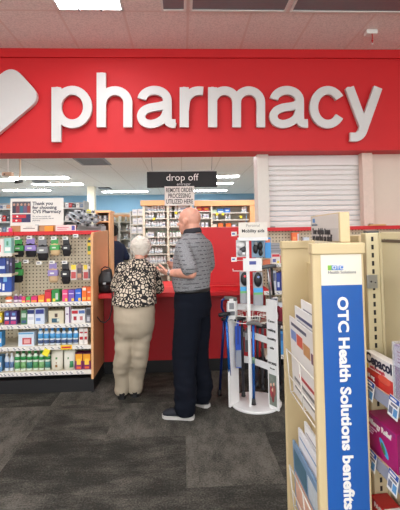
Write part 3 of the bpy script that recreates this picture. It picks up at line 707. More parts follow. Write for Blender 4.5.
# rack of white stock bottles
RK = M((214, 212, 200), .5, var=.03); RKW = M((206, 203, 190), .5)
WB = (232, 232, 230)
def stock_proto(kind):
    r, h = .02, .085
    if kind == 'g':
        o = bottle(0, 0, -20, .02, .085, WB, (60, 150, 80), 'x', None, cat='bottle', name='stock_bottle')
    elif kind == 'b':
        o = MB().box(-.022, .022, -.02, .02, 0, .075, M((222, 222, 220), .5)).build('stock_carton', loc=(0, 0, -20)); tag(o, 'x', 'box')
        MB().box(-.018, .018, -.021, -.02, .02, .045, M((150, 160, 185), .5)).build('product_label', o)
    else:
        o = bottle(0, 0, -20, .021, .095, WB, (238, 238, 238), 'x', [(.12, .5, (190, 200, 205))], cat='bottle', name='stock_bottle', capr=.75)
    return o
protos = {k: stock_proto(k) for k in 'wgb'}
used = {k: False for k in protos}
rs = random.Random(11)
def put_stock(kind, x, y, z, lab, grp, sc=1.):
    o = protos[kind] if not used[kind] else copy_tree(protos[kind])
    used[kind] = True
    o.location = (x, y, z); o.scale = (sc, sc, sc*rs.uniform(.88, 1.08)); o['label'] = lab; o['group'] = grp
def rack_bay(t, x0, x1, zs, yf, dep, wall=True, post=True):
    L = t.location
    for z in zs:
        MB().box(x0-L.x, x1-L.x, yf-L.y, yf+dep-L.y, z-.018-L.z, z-L.z, RKW).build('shelf', t)
    if wall: MB().box(x0-L.x, x1-L.x, yf+dep-.012-L.y, yf+dep-L.y, -L.z, max(zs)+.2-L.z, RK).build('back_board', t)
YR = 6.3
x0, x1, x2 = PX(144, YR), PX(167.5, YR), PX(191, YR)
ztr = P(165, 205.5, YR).z
zs = [P(167, y, YR).z for y in (211, 218, 226.5, 236.5, 244.5, 253.5, 263, 274, 286)]
t = empty('medicine_rack', 'tall cream rack packed with white stock bottles between the woman and man', 'shelving', ((x0+x2)/2, YR+.2, 0))
rack_bay(t, x0, x1, zs, YR, .3); rack_bay(t, x1+.02, x2, zs, YR, .3)
for x in (x0, x1+.01, x2+.01): MB().box(x-.018-t.location.x, x+.018-t.location.x, YR-.01-t.location.y, YR+.3-t.location.y, 0, ztr, M((222, 214, 190), .5)).build('upright', t)
e = MB().box(x0-.05-t.location.x, x2+.03-t.location.x, YR-.03-t.location.y, YR+.32-t.location.y, ztr, ztr+.085, WOOD, .004).build('top_trim', t); e['label'] = 'orange wood top trim'
ords = ('topmost', 'second', 'third', 'fourth', 'fifth', 'sixth', 'seventh', 'eighth', 'ninth')
for bi, (a, b_) in enumerate(((x0+.03, x1-.02), (x1+.04, x2-.02))):
    side = 'left' if bi == 0 else 'right'
    for ri, z in enumerate(zs[:7]):
        x = a+.01; kind0 = 'g' if ri == 3 else 'w'
        while x < b_-.01:
            if rs.random() < .90:
                kd = kind0 if rs.random() < .85 else 'b'
                put_stock(kd, x, YR+.05, z, {'w': 'white stock bottle', 'g': 'white stock bottle with green cap', 'b': 'small white carton'}[kd]+' on the %s shelf, %s bay of the bottle rack' % (ords[ri], side),
                          'stock on the %s shelf of the %s bottle bay' % (ords[ri], side), 1.0 if ri < 6 else 1.15)
            x += rs.choice((.043, .047, .05))
# right half of the rack: half empty shelves behind the man
x3, x4, x5 = PX(196, YR), PX(212, YR), PX(249, YR)
zq = [P(225, y, YR).z for y in (212.5, 219.5, 228.5, 240)]
t = empty('medicine_rack', 'half empty cream rack with orange wood end behind the red panel', 'shelving', ((x3+x5)/2, YR+.2, 0))
rack_bay(t, x3, x4-.01, [z+.03 for z in zq], YR, .3); rack_bay(t, x4+.01, x5, zq, YR, .3)
for x in (x3, x4): MB().box(x-.012-t.location.x, x+.012-t.location.x, YR-.01-t.location.y, YR+.3-t.location.y, 0, ztr, M((222, 214, 190), .5)).build('upright', t)
e = MB().box(x3-.02-t.location.x, x5+.16-t.location.x, YR-.03-t.location.y, YR+.32-t.location.y, ztr-.02, ztr+.07, WOOD, .004).build('top_trim', t); e['label'] = 'orange wood top trim'
MB().box(x5+.02-t.location.x, x5+.12-t.location.x, YR-.02-t.location.y, YR+.3-t.location.y, 0, ztr, WOOD).build('end_panel', t)
def rk(px0, px1, z, hpx, rgb, lab, bands=(), nm='carton'):
    carton(PX(px0, YR), PX(px1, YR), z+hpx/F*YR, z, YR+.04, .08, rgb, lab, 'box', bands, name=nm)
rk(196.5, 202.5, zq[0]+.03, 4, (200, 50, 30), 'red and yellow carton on the top shelf above the bald head, left', [(.2, .8, .3, .7, (240, 180, 50))])
rk(203, 209.5, zq[0]+.03, 4, (205, 45, 35), 'red and yellow carton on the top shelf, right of its red twin', [(.3, .9, .3, .7, (240, 190, 60))])
rk(213, 217.5, zq[0], 3, (190, 215, 190), 'pale green carton on the top shelf behind the man')
rk(218, 224.5, zq[0], 4.2, (70, 130, 200), 'blue and white carton, left one on the top shelf', [(.1, .9, .1, .4, (225, 230, 235))])
rk(225, 231, zq[0], 4.8, (40, 110, 200), 'bright blue carton, right one on the top shelf', [(.2, .8, .3, .6, (200, 225, 245))])
rk(212.5, 217, zq[2], 4.5, (235, 220, 200), 'pale cream carton on the shelf just above the red panel')
rk(218.5, 223.5, zq[2], 5.3, (240, 115, 40), 'orange carton above the red panel, left of two', [(.1, .9, .1, .3, (250, 200, 160))])
rk(226.5, 231.5, zq[2], 5.3, (242, 110, 35), 'orange carton above the red panel, right of two', [(.1, .9, .1, .3, (250, 200, 160))])
rk(232.5, 236, zq[2], 3.8, (190, 200, 220), 'pale blue carton above the red panel')
for px, z, lab in [(214, 1, 'left'), (217.5, 1, 'left'), (227, 1, 'middle'), (230, 1, 'middle'), (243.5, 0, 'right'), (246, 0, 'right')]:
    put_stock('w', PX(px, YR), YR+.05, zq[z], 'white stock bottle in the half empty rack, at the %s of its shelf' % lab, 'bottles in the half empty rack, %s' % lab)
for px, z in ((198, 1), (201, 1), (205, 1), (208, 1), (199, 2), (203, 2), (207, 2)):
    put_stock('b', PX(px, YR), YR+.05, zq[z]+.03, 'small white carton on a lower shelf beside the back of the bald head', 'small cartons behind the man')
# yellow shelf flags
for i, (px, py, lab) in enumerate(((154, 219, 'small yellow shelf flag on the left bay of the bottle rack'), (176, 213, 'small yellow shelf flag under the black sign'), (217, 214, 'small yellow shelf flag, left one in the half empty rack'), (223, 214, 'small yellow shelf flag, right one in the half empty rack'), (241, 217, 'small yellow shelf flag near the orange wood end'))):
    p = P(px, py, YR-.02); o = MB().box(-.02, .02, -.003, 0, -.02, .02, M((235, 215, 60), .6)).box(-.003, .003, 0, .02, -.003, .003, WHT).build('shelf_flag', loc=p); tag(o, lab, 'shelf flag')

# far, low shelving on the left with its own bottles
YL = 8.2
a0, a1 = PX(106, YL), PX(146, YL)
zl = [P(125, y, YL).z for y in (221.5, 230.5, 239, 248, 258, 268)]
t = empty('low_rack', 'low cream shelving with orange wood trim behind the man in navy', 'shelving', ((a0+a1)/2, YL+.2, 0))
rack_bay(t, a0, a1, zl, YL, .3)
for k in range(4):
    x = a0+(a1-a0)*k/3; MB().box(x-.015-t.location.x, x+.015-t.location.x, YL-.01-t.location.y, YL+.3-t.location.y, 0, zl[0]+.12, RK).build('upright', t)
zt = P(115, 217, YL).z
MB().box(a0-.7-t.location.x, a1-t.location.x, YL+.28-t.location.y, YL+.32-t.location.y, zl[0], zt, M((222, 214, 180), .5)).build('splash_board', t)
e = MB().box(a0-.7-t.location.x, a1-t.location.x, YL+.24-t.location.y, YL+.36-t.location.y, zt, zt+.06, WOOD).build('top_trim', t); e['label'] = 'orange wood top trim'
for ri, z in enumerate(zl[:5]):
    x = a0+.05
    while x < a1-.03:
        if rs.random() < .8: put_stock('w' if rs.random() < .8 else 'b', x, YL+.06, z, 'white container on the %s shelf of the low rack behind the man in navy' % ords[ri], 'containers on the %s low rack shelf' % ords[ri], 1.1)
        x += rs.choice((.055, .06, .09))
# stack of white cartons left of the tall rack
YK = 6.6
for i, (px0, px1, py0, py1, lab) in enumerate(((132.5, 137.5, 209.5, 215, 'top left'), (138, 143, 209, 215, 'top right'), (133, 137.5, 218.5, 224, 'middle left'), (138, 143, 218, 224, 'middle right'), (131.5, 136.5, 227, 233, 'bottom left'), (137.5, 142.5, 227, 233, 'bottom right'))):
    carton(PX(px0, YK), PX(px1, YK), P(135, py0, YK).z, P(135, py1, YK).z, YK, .12, (226, 226, 226), 'white carton on the narrow stand left of the bottle rack, '+lab+' of six', 'box', [(.15, .85, .3, .6, (190, 195, 205))])
t = empty('narrow_stand', 'narrow white stand of cartons between low rack and tall bottle rack', 'stand', (PX(137.5, YK), YK, 0))
for py in (215, 224, 233, 243, 253): z = P(137, py, YK).z; MB().box(-.11, .11, -.01, .18, z-.02, z, RKW).build('shelf', t)
for s in (-1, 1): MB().box(s*.115-.01, s*.115+.01, .0, .18, 0, P(137, 211, YK).z, RK).build('upright', t)

# will-call bins: stepped trays with black and white tags, over the left shelving
YT = 5.3
TG = M((150, 155, 158), .5); TB = M((60, 62, 66), .5)
t = empty('sorting_rack', 'grey rack of tilted sorting trays with black and white edge tags behind red ledge', 'rack', (PX(85, YT), YT, 0)); L = t.location
def tl(px, py, dy=0): p = P(px, py, YT+dy); return (p.x-L.x, p.y-L.y, p.z)
edges = [[(66, 214), (72, 219.5), (80, 223), (90, 224.5), (100, 224)], [(68, 211.5), (76, 216), (86, 218), (98, 218.5)], [(74, 209.5), (84, 213), (96, 214.5)]]
for ei, ed in enumerate(edges):
    pts = [Vector(tl(x, y, ei*.15)) for x, y in ed]
    tr = MB(); tr.prism([tuple(p) for p in pts]+[tuple(p+Vector((.02, 0, -.05))) for p in pts[::-1]], (0, .008, 0), TG)
    tr.prism([tuple(p) for p in pts]+[tuple(p+Vector((0, 0, -.012))) for p in pts[::-1]], (0, .30, 0), TG)
    tray = tr.build('tray', t)
    for i in range(len(pts)-1):
        n = max(2, int((pts[i+1]-pts[i]).length/.045))
        for k in range(n):
            q = pts[i].lerp(pts[i+1], (k+.5)/n)
            MB().box(q.x-.016, q.x+.016, q.y-.008, q.y-.001, q.z-.030, q.z+.0, BLK if k % 2 else M((200, 202, 204), .5)).build('edge_tag', tray)
MB().box(tl(76, 230)[0], tl(100, 230)[0], .05, .4, 0, tl(80, 226)[2], TG).build('cabinet_body', t)
rs2 = random.Random(5)
for i, (px, py, w, hp_, rgb, lab) in enumerate(((83, 213, 3.5, 3.5, (35, 35, 38), 'black box standing in the back sorting tray'), (88.5, 213.5, 4, 4.5, (200, 190, 70), 'dull yellow box standing in the back sorting tray'), (92.5, 214, 2.4, 4, (50, 50, 55), 'slim dark box standing in the back sorting tray'),
    (78.5, 213, 3, 3, (205, 205, 205), 'small white box standing in the back sorting tray'), (79, 217.5, 4, 4, (150, 152, 155), 'grey box lying in the middle sorting tray, left'), (84, 218, 4.4, 3, (40, 40, 42), 'black box lying in the middle sorting tray'), (90, 218.5, 3.6, 3.4, (210, 215, 220), 'pale grey box in the middle sorting tray, right'), (95.5, 218.5, 3, 5, (60, 60, 66), 'dark box at the right end of the middle sorting tray'),
    (77, 222, 4, 3.6, (225, 180, 160), 'pinkish bag in the front sorting tray'), (82.5, 223.5, 4, 3.2, (110, 114, 120), 'grey bag in the front sorting tray'), (88.5, 224.5, 4.5, 3.4, (70, 72, 78), 'dark grey box in the front sorting tray'), (95, 224, 4, 3.6, (120, 122, 124), 'mid grey box at the right of the front sorting tray'))):
    dy = .42 if i < 4 else .30 if i < 8 else .16; hp_ *= .8; py -= .6; p = P(px, py, YT+dy)
    o = MB().box(-w/2/F*YT, w/2/F*YT, 0, .05, 0, hp_/F*YT, M(rgb, .5, var=.15), .004).box(-w/3/F*YT, w/4/F*YT, -.001, 0, .01, .025, M((150, 150, 155), .5)).build('stored_package', loc=p); tag(o, lab, 'package')
# wooden cabinet with white cartons beside the man in navy
YW = 5.9
t = empty('wooden_cabinet', 'small orange wood open cabinet behind the wooden end panel', 'cabinet', (PX(103, YW), YW, 0))
w = (PX(110, YW)-PX(96, YW))/2; zt = P(103, 212.5, YW).z; zm = P(103, 221, YW).z
MB().box(w-.02, w, 0, .35, 0, zt, WOOD).build('side_panel', t); MB().box(-w, -w+.02, 0, .35, 0, zt, WOOD).build('side_panel', t)
MB().box(-w, w, .33, .35, 0, zt, M((120, 75, 45), .6)).build('back_panel', t); MB().box(-w-.01, w+.01, -.01, .36, zt, zt+.03, WOOD).build('top_board', t); MB().box(-w+.02, w-.02, 0, .33, zm-.02, zm, WOOD).build('shelf', t)
for i, px in enumerate((98.5, 101, 103.5, 106)):
    carton(PX(px, YW), PX(px+2.1, YW), zm+.085, zm, YW+.03, .1, [(225, 225, 222), (50, 50, 55), (228, 228, 226), (60, 58, 62)][i], ['white', 'black', 'white', 'black'][i]+' carton in the small wooden cabinet, '+['leftmost', 'second', 'third', 'rightmost'][i]+' of four', 'box', [(.2, .8, .3, .5, (120, 120, 125))])
# far left: files and papers seen left and right of the thank you sign
YG = 7.0
t = empty('filing_shelf', 'grey white open filing shelf in the pharmacy at the left edge', 'shelving', (PX(35, YG), YG+.2, 0)); w = (PX(84, YG)-PX(-14, YG))/2
zz = [P(35, y, YG).z for y in (233, 221, 208)]
for z in zz: MB().box(-w, w, -.2, .15, z-.025, z, M((190, 192, 190), .5)).build('shelf', t)
for k in range(5): MB().box(-w+k*w/2-.012, -w+k*w/2+.012, -.19, .15, 0, zz[2]+.12, M((190, 192, 190), .5)).build('upright', t)
MB().box(-w, w, .15, .17, 0, zz[2]+.12, M((170, 175, 178), .5)).build('back_board', t)
cols = [(228, 226, 220), (205, 150, 110), (70, 72, 78), (215, 215, 215), (200, 60, 60), (110, 130, 160), (225, 225, 225)]
k = 0
for row_i, z in enumerate(zz[:3]):
    for px in (-3, 1.5, 5.5, 64.5, 68, 71.5, 75.5, 79.5):
        hh = rs2.uniform(4, 7)/F*YG if row_i < 2 else rs2.uniform(3, 5)/F*YG
        c = cols[(k*5+row_i) % 7]; k += 1
        side = 'left of' if px < 30 else 'right of'
        nmc = {(228, 226, 220): 'cream', (205, 150, 110): 'brown', (70, 72, 78): 'dark grey', (215, 215, 215): 'light grey', (200, 60, 60): 'red', (110, 130, 160): 'slate blue', (225, 225, 225): 'white'}[c]
        seq = {-3: 'first', 1.5: 'second', 5.5: 'third', 64.5: 'first', 68: 'second', 71.5: 'third', 75.5: 'fourth', 79.5: 'fifth'}[px]
        carton(PX(px, YG), PX(px+3.2, YG), z+hh, z, YG+.04, .15, c, '%s file box, %s along, %s the thank you sign, %s filing shelf' % (nmc, seq, side, ('lowest', 'middle', 'upper')[row_i]), 'file box', [(.2, .8, .5, .7, (160, 160, 165))], name='file_box')
# goods shelving right of the counter (under the shutter)
YQ = 4.12; q0 = PX(262.5, YQ); q1 = q0+.914
zsq = [P(275, y, YQ).z for y in (264, 291.5, 325, 356)]
t3 = bay(q0, q1, zsq, 'beige pegboard shelving unit under the white shutter, behind the cane rack', yf=YQ, yb=4.56)
t3b = bay(q1+.004, q1+.916, zsq, 'beige pegboard shelving unit under the shutter, mostly hidden by the tan stand', yf=YQ, yb=4.56)
Yi = YQ+.035
def q(px0, px1, pyt, zi, rgb, lab, bands=(), dep=.1):
    carton(PX(px0, Yi), PX(px1, Yi), P(275, pyt, Yi).z, zsq[zi], Yi, dep, rgb, lab, 'box', bands)
q(271, 279.5, 254, 0, (222, 216, 212), 'white and red carton on the top shelf behind the cane rack', [(.05, .95, .7, .98, (205, 50, 60)), (.1, .5, .15, .5, (100, 100, 160)), (.6, .9, .05, .3, (235, 210, 80))])
q(280, 286, 256, 0, (225, 60, 70), 'small red carton on the top shelf next to the tan stand', [(.1, .9, .2, .5, (230, 225, 220))])
q(270.5, 275, 271, 1, (190, 195, 205), 'silver white pack behind the cane rack, middle shelf', [(.1, .9, .5, .9, (90, 100, 140))])
q(275.3, 279, 273, 1, (35, 60, 150), 'dark blue pack on the middle shelf behind the cane rack', [(.2, .8, .2, .5, (200, 210, 230))])
q(279.3, 284, 272, 1, (30, 45, 130), 'navy blue pack on the middle shelf touching the tan stand', [(.2, .8, .6, .8, (180, 190, 220))])
q(271, 276, 297, 2, (225, 225, 225), 'white carton with dark top on the lower middle shelf', [(.1, .9, .7, .95, (90, 95, 110))])
q(276.5, 284, 303, 2, (215, 222, 228), 'white and sky blue carton on the lower middle shelf', [(.1, .9, .2, .4, (90, 150, 210)), (.3, .7, .6, .8, (200, 90, 90))])
q(275, 290, 331.5, 3, (70, 150, 215), 'large sky blue carton on the bottom shelf beside the cane rack', [(.5, .9, .1, .4, (210, 230, 240)), (.1, .4, .6, .9, (40, 110, 180))])
# upper pegs of that unit
ZL3 = P(285, 241.5, 4.3).z
p = P(295.5, 231, 4.45)
o = carton(PX(292, 4.42), PX(299, 4.42), P(295, 232.5, 4.42).z, P(295, 243, 4.42).z, 4.42, .05, (240, 110, 50), 'orange pack hanging on the pegboard above the far tan panel', 'pack', [(.75, .98, .1, .9, (215, 215, 220)), (.1, .6, .3, .6, (245, 160, 90))])
o = carton(PX(303, 4.42), PX(309, 4.42), P(295, 237.5, 4.42).z, P(295, 245, 4.42).z, 4.42, .05, (205, 215, 225), 'pale blue pack on the pegboard left of the angled header card', 'pack', [(.2, .8, .3, .6, (150, 160, 170))])
g = carton(PX(268, 4.3), PX(283, 4.3), P(275, 243, 4.3).z, P(275, 253.5, 4.3).z, 4.28, .10, (150, 152, 155), 'grey ridged tray pack hanging at the pegboard above the red carton', 'pack', [(.02, .98, .2, .3, (120, 122, 125)), (.02, .98, .45, .55, (120, 122, 125)), (.02, .98, .7, .8, (120, 122, 125))])
o = MB().tube([(0, 0, 0), (.01, -.01, .04), (.03, -.01, .08), (.04, 0, .12), (.03, .01, .17), (.0, .0, .20)], .028, M((120, 25, 45), .8, bump=.3), 12).build('rolled_strap', loc=P(279.5, 335, 4.05)); tag(o, 'dark red rolled strap hanging beside the cane rack panel', 'strap')
p = P(279.5, 312, 4.05); o.location = (p.x-.02, 4.06, p.z-.16)
MB().tube([(0, 0, .20), (.0, .03, .215), (0, .07, .20), (0, .07, zsq[2]-(p.z-.16)-.01)], .004, STEEL, 6).build('hook', o)
t = MB().box(-.10, .10, -.02, .02, 0, .018, WOOD, .004).box(-.09, -.05, -.015, .015, .018, .024, DGREY).build('wooden_clipboard', loc=(PX(378, 4.4), 4.42, 1.587)); tag(t, 'small orange wooden clipboard lying on the red ledge above the right gondola', 'clipboard')
# ================================================================== CANE RACK
RW = M((228, 228, 226), .35, var=.03)
bc = Vector((PX(252, 3.55), 3.55, 0))
cr = empty('cane_rack', 'white round-based cane display rack standing on the carpet right of the man', 'display rack', bc)
def cl(px, py, Y): return P(px, py, Y)-bc
MB().lathe([(.222, 0), (.228, .006), (.228, .018), (.222, .024)], RW, 40, sy=.95).build('base', cr)
pc = cl(248.6, 300, 3.56)
pf = cl(248.6, 300, 3.45); MB().box(pf.x-.014, pf.x+.014, pf.y-.008, pf.y+.008, .02, cl(248, 236, 3.45).z, RW, .003).build('pole', cr)
def vpanel(pa, pb, Ya, Yb, pt, pbm, nm, th=.018):
    A = cl(pa, 300, Ya); B = cl(pb, 300, Yb); zt = cl(pa, pt, Ya).z
    d = (B-A); d.z = 0; d.normalize(); n = Vector((d.y, -d.x, 0))*th
    pts = [(A.x, A.y, .02), (B.x, B.y, .02), (B.x, B.y, zt-.0), (A.x, A.y, zt+.0)]
    mb = MB().prism(pts, n, RW); return mb.build(nm, cr), A, B, d, zt
rp, RA, RB, RD, RZ = vpanel(267.5, 277, 3.44, 3.35, 299, 0, 'side_panel')
lp, LA, LB, LD, LZ = vpanel(226.5, 235.5, 3.46, 3.58, 303, 0, 'side_panel')
# writing on the right panel
R3 = Matrix((RD, Vector((0, 0, 1)), RD.cross(Vector((0, 0, 1))))).transposed()
def on_panel(s, u, z, size, bold=.0008):
    p = RA+RD*u; o = text(s, size, (0, 0, 0), BLK, rp, bold=bold, align='CENTER')
    nrm = RD.cross(Vector((0, 0, 1))); o.rotation_euler = R3.to_euler(); o.location = Vector((p.x, p.y, z))+nrm*(.0195 if nrm.dot(Vector((RD.y, -RD.x, 0))) > 0 else .0015)
    return o
pw = (RB-RA); pw.z = 0; pw = pw.length
for k, s in enumerate(('Canes', 'walking', 'mobility', 'aids')): on_panel(s, pw*.5, cl(272, 321+8.8*k, 3.4).z, .030)
on_panel('WORKS', pw*.5, cl(272, 363, 3.4).z, .026, .0014); on_panel('for you', pw*.5, cl(272, 368, 3.4).z, .018)
nrm = RD.cross(Vector((0, 0, 1))); off = nrm*(.0195 if nrm.dot(Vector((RD.y, -RD.x, 0))) > 0 else .0015)
A = RA+RD*(pw*.12)+off; B = RA+RD*(pw*.88)+off; z0, z1 = cl(272, 405, 3.4).z, cl(272, 374, 3.4).z
ph = MB().prism([(A.x, A.y, z0), (B.x, B.y, z0), (B.x, B.y, z1), (A.x, A.y, z1)], off.normalized()*.001, M((120, 130, 120), .5, var=.5, scale=40)).build('photo_print', rp)
for k, (u, zz, c) in enumerate(((.35, .45, (170, 60, 70)), (.65, .5, (150, 90, 80)), (.5, .3, (130, 60, 60)))):
    p = RA+RD*(pw*u)+off*1.08; MB().ellip((p.x, p.y, z0+(z1-z0)*zz), (RD*.016, off.normalized()*.001, Vector((0, 0, .05))), M(c, .6)).ball((p.x, p.y, z0+(z1-z0)*zz+.055), (.011, .003, .014), M((205, 165, 140), .6)).build('photo_figure', ph)
# curved cross bands
def band(y0, y1, y0b, y1b):
    n = 12; top = []; bot = []
    S = cl(235, y0, 3.57); E = cl(268, y1, 3.44); S2_ = cl(235, y0b, 3.57); E2 = cl(268, y1b, 3.44)
    mb = MB(); prev = None
    for i in range(n+1):
        t = i/n; p = S.lerp(E, t); bow = math.sin(PI*t)*.05; q = S2_.lerp(E2, t)
        cur = (p.x, p.y+bow, p.z), (q.x, q.y+bow, q.z)
        if prev: mb.prism([prev[0], cur[0], cur[1], prev[1]], (0, .006, 0), RW)
        prev = cur
    mb.build('cross_band', cr)
band(304, 306, 310, 312.5); band(329, 337, 335.5, 344); band(355, 363, 361.5, 370)
rp_ = MB().box(pf.x-.012, pf.x+.012, pf.y, pc.y+.05, cl(248, 308, 3.5).z-.01, cl(248, 308, 3.5).z+.01, RW).build('bracket_arm', cr)
# wire cane holder ring
wr = MB(); zc = cl(250, 321, 3.5).z
for zz, r in ((zc, .17), (zc+.06, .17)):
    wr.tube([(pc.x+.01+r*math.cos(a), pc.y-.03+r*.8*math.sin(a), zz) for a in [2*PI*k/28 for k in range(29)]], .0035, WIREW, 6)
for k in range(10):
    a = 2*PI*k/10; x, y = pc.x+.01+.17*math.cos(a), pc.y-.03+.136*math.sin(a); xi, yi = pc.x+.01+.09*math.cos(a), pc.y-.03+.07*math.sin(a)
    wr.tube([(x, y, zc), (x, y, zc+.06), (xi, yi, zc+.06), (xi, yi, zc), (pc.x, pc.y, zc)], .003, WIREW, 6)
wr.build('wire_holder', cr)
# top cards
a = cl(238.5, 222.5, 3.43); b_ = cl(267.5, 237, 3.43)
hc = MB().box(a.x, b_.x, a.y, a.y+.006, b_.z, a.z, M((226, 220, 208), .5), .001).build('header_card', cr)
text('Personal', .036, ((a.x+b_.x)/2, a.y-.001, b_.z+(a.z-b_.z)*.78), M((150, 140, 130), .6), hc, align='CENTER')
text('Mobility aids', .040, ((a.x+b_.x)/2, a.y-.001, b_.z+(a.z-b_.z)*.42), BLK, hc, align='CENTER', bold=.0008)
MB().box(a.x-.005, b_.x+.005, a.y, a.y+.06, b_.z-.03, b_.z-.001, RW, .003).build('header_bracket', cr)
a = cl(243, 258.5, 3.43); b_ = cl(262, 271, 3.43)
m_ = MB().box(a.x, b_.x, a.y, a.y+.006, b_.z, a.z, RW, .001).build('centre_card', cr)
MB().box(a.x+.055, a.x+.115, a.y-.002, a.y, a.z-.055, a.z-.025, M((70, 80, 150), .5)).build('price_label', m_)
def rhook(px, py, px2=None, Y0=3.53, tagged=False):
    p0 = cl(248.6, py, 3.45); p1 = cl(px, py, Y0-.0); mb = MB().tube([p0, p0.lerp(p1, .7), p1, p1+Vector((0, 0, .02))], .0035, WIREW, 6); h = mb.build('wire_hook', cr)
    if tagged:
        g = MB().box(p1.x-.025, p1.x+.025, p1.y-.008, p1.y-.005, p1.z-.01, p1.z+.03, WHT).box(p1.x-.018, p1.x+.008, p1.y-.009, p1.y-.008, p1.z+.003, p1.z+.018, M((70, 90, 150), .5)); g.build('price_tag', h)
for px, py, tg in ((234, 235, True), (234, 260.5, True), (264, 239.5, False), (241, 239.5, False), (258, 239.5, False), (233, 271, False), (245, 270.5, False), (258, 270.5, False), (270, 268.5, False)): rhook(px, py, tagged=tg)

def clam(px0, px1, py0, py1, Y, back, lab, blobs, name='clamshell_pack'):
    a = P(px0, py0, Y); b_ = P(px1, py1, Y); w = (b_.x-a.x)/2; H = a.z-b_.z
    t = empty(name, lab, 'pack', ((a.x+b_.x)/2, Y, a.z))
    MB().box(-w, w, .004, .010, -H, 0, M(back, .5), .002).build('backing_card', t)
    for k, (u, v, r, rz_, c) in enumerate(blobs):
        MB().ball((-w+2*w*u, -.002, -H*v), (r*w, .022, rz_*H), M(c, .35, var=.25, scale=90, bump=.4)).build('moulded_grip', t)
    return t
clam(236, 247.5, 240, 257, 3.48, (205, 205, 205), 'pack of white and grey cane tips at the upper left of the rack', [(.4, .3, .75, .2, (232, 232, 228)), (.6, .55, .6, .2, (60, 60, 64)), (.35, .75, .5, .18, (150, 150, 152)), (.65, .8, .4, .12, (225, 225, 225))])
clam(251.5, 264.5, 240, 257.5, 3.48, (120, 150, 170), 'pack of black rubber cane tips at the upper right of the rack', [(.3, .5, .42, .28, (28, 28, 30)), (.68, .35, .4, .25, (24, 24, 26)), (.7, .72, .35, .2, (30, 30, 32)), (.35, .2, .3, .12, (160, 160, 160))])
o = carton(PX(264.5, 3.56), PX(270.5, 3.56), P(267, 237.5, 3.56).z, P(267, 258, 3.56).z, 3.56, .02, (60, 150, 215), 'sky blue backing card hanging behind the black cane tips', 'pack', [(.1, .9, .75, .92, (235, 130, 80))])
o = carton(PX(262.5, 3.62), PX(269.5, 3.62), P(267, 259.5, 3.62).z, P(267, 267, 3.62).z, 3.62, .02, (225, 120, 80), 'small orange card hanging at the right of the rack', 'pack', [(.1, .9, .1, .3, (230, 220, 215))])
def tall_pack(px0, px1, py0, py1, lab, logo):
    a = P(px0, py0, 3.47); b_ = P(px1, py1, 3.47); w = (b_.x-a.x)/2; H = a.z-b_.z
    t = empty('cushion_pack', lab, 'pack', ((a.x+b_.x)/2, 3.47, a.z))
    MB().box(-w, w, 0, .03, -H, 0, M((150, 152, 156), .5), .005).build('tray_card', t)
    MB().ellip((0, -.002, -H*.22), (Vector((w*.86, 0, 0)), Vector((0, .022, 0)), Vector((0, 0, H*.22))), M((26, 26, 30), .4)).build('black_pad', t)
    MB().box(-w*.98, w*.98, -.004, 0, -H*.60, -H*.47, M((70, 160, 215), .45), .001).build('blue_band', t)
    MB().box(-w*.98, w*.98, -.004, 0, -H*.67, -H*.605, M((110, 180, 110), .45), .001).build('green_band', t)
    MB().ball((0, -.024, -H*.13), (.012, .004, .010), M(logo, .5)).build('logo_dot', t)
tall_pack(239.8, 250, 272, 303.5, 'hanging grey pack with black pad and red dot, left of two on the rack', (205, 50, 60))
tall_pack(253, 263.4, 272.5, 305.5, 'hanging grey pack with black pad and blue green band, right of two', (120, 140, 190))
# silver reacher with handles at the right
o = empty('reacher_grabber', 'silver and black reacher tool with grey handle hanging at the upper right of the rack', 'reacher', P(268, 268, 3.46))
MB().tube([(-.09, .0, .0), (-.03, -.01, .012), (.03, -.01, .02), (.07, 0, .015)], .018, M((80, 82, 84), .4, bump=.3), 10).build('handle', o)
MB().tube([(.0, 0, 0), (.005, 0, -.12), (.02, 0, -.30)], .010, STEEL, 8).build('shaft', o)
MB().tube([(.03, 0, .0), (.035, 0, -.1), (.045, .0, -.24)], .012, BLK, 8).build('trigger_rod', o)
MB().ball((.03, 0, -.30), (.028, .015, .035), M((150, 152, 156), .4)).build('jaw', o)

BLUEM = M((28, 90, 165), .25, .5, var=.05); NAVYM = M((20, 45, 110), .3, .4)
def cane(tip, top, Yt, Yp, mat, grip, lab, hook=None, rub=BLK, band=None):
    a = P(tip[0], tip[1], Yt); b_ = P(top[0], top[1], Yp); a.z = max(a.z, .024)
    t = empty('walking_cane', lab, 'cane', a); d = b_-a
    MB().tube([Vector((0, 0, .0))+d*.04, d*.5, d], .0125, mat, 10).build('shaft', t)
    MB().tube([Vector((0, 0, .001)), d.normalized()*.012, d.normalized()*.055], 0, rub, 12, rs=[.021, .018, .014]).build('rubber_tip', t)
    if band: MB().tube([d*.52, d*.60], .0125, M(band, .4), 10).build('length_collar', t)
    if hook == 'offset':     # black offset neck with padded grip
        MB().tube([d, d+Vector((.0, 0, .02)), d+Vector((.01, -.01, .05)), d+Vector((.0, -.02, .07))], .0105, mat, 8).build('neck', t)
        MB().tube([d+Vector((-.07, -.03, .065)), d+Vector((-.03, -.025, .072)), d+Vector((.03, -.02, .075))], 0, grip, 10, rs=[.015, .019, .017]).build('hand_grip', t)
    elif hook == 'crook':
        MB().tube([d, d+Vector((-.025, 0, .06)), d+Vector((-.02, -.005, .12)), d+Vector((.01, -.01, .145))], .0105, mat, 8).build('neck', t)
        MB().tube([d+Vector((.0, -.01, .145)), d+Vector((.05, -.01, .14)), d+Vector((.11, -.01, .13))], 0, grip, 10, rs=[.014, .019, .017]).build('hand_grip', t)
    else:
        MB().tube([d+Vector((-.06, 0, .012)), d+Vector((0, 0, .02)), d+Vector((.05, 0, .008)), d+Vector((.075, 0, -.01))], 0, grip, 10, rs=[.014, .018, .016, .012]).build('hand_grip', t)
    return t
GG = M((105, 102, 98), .7, bump=.3)
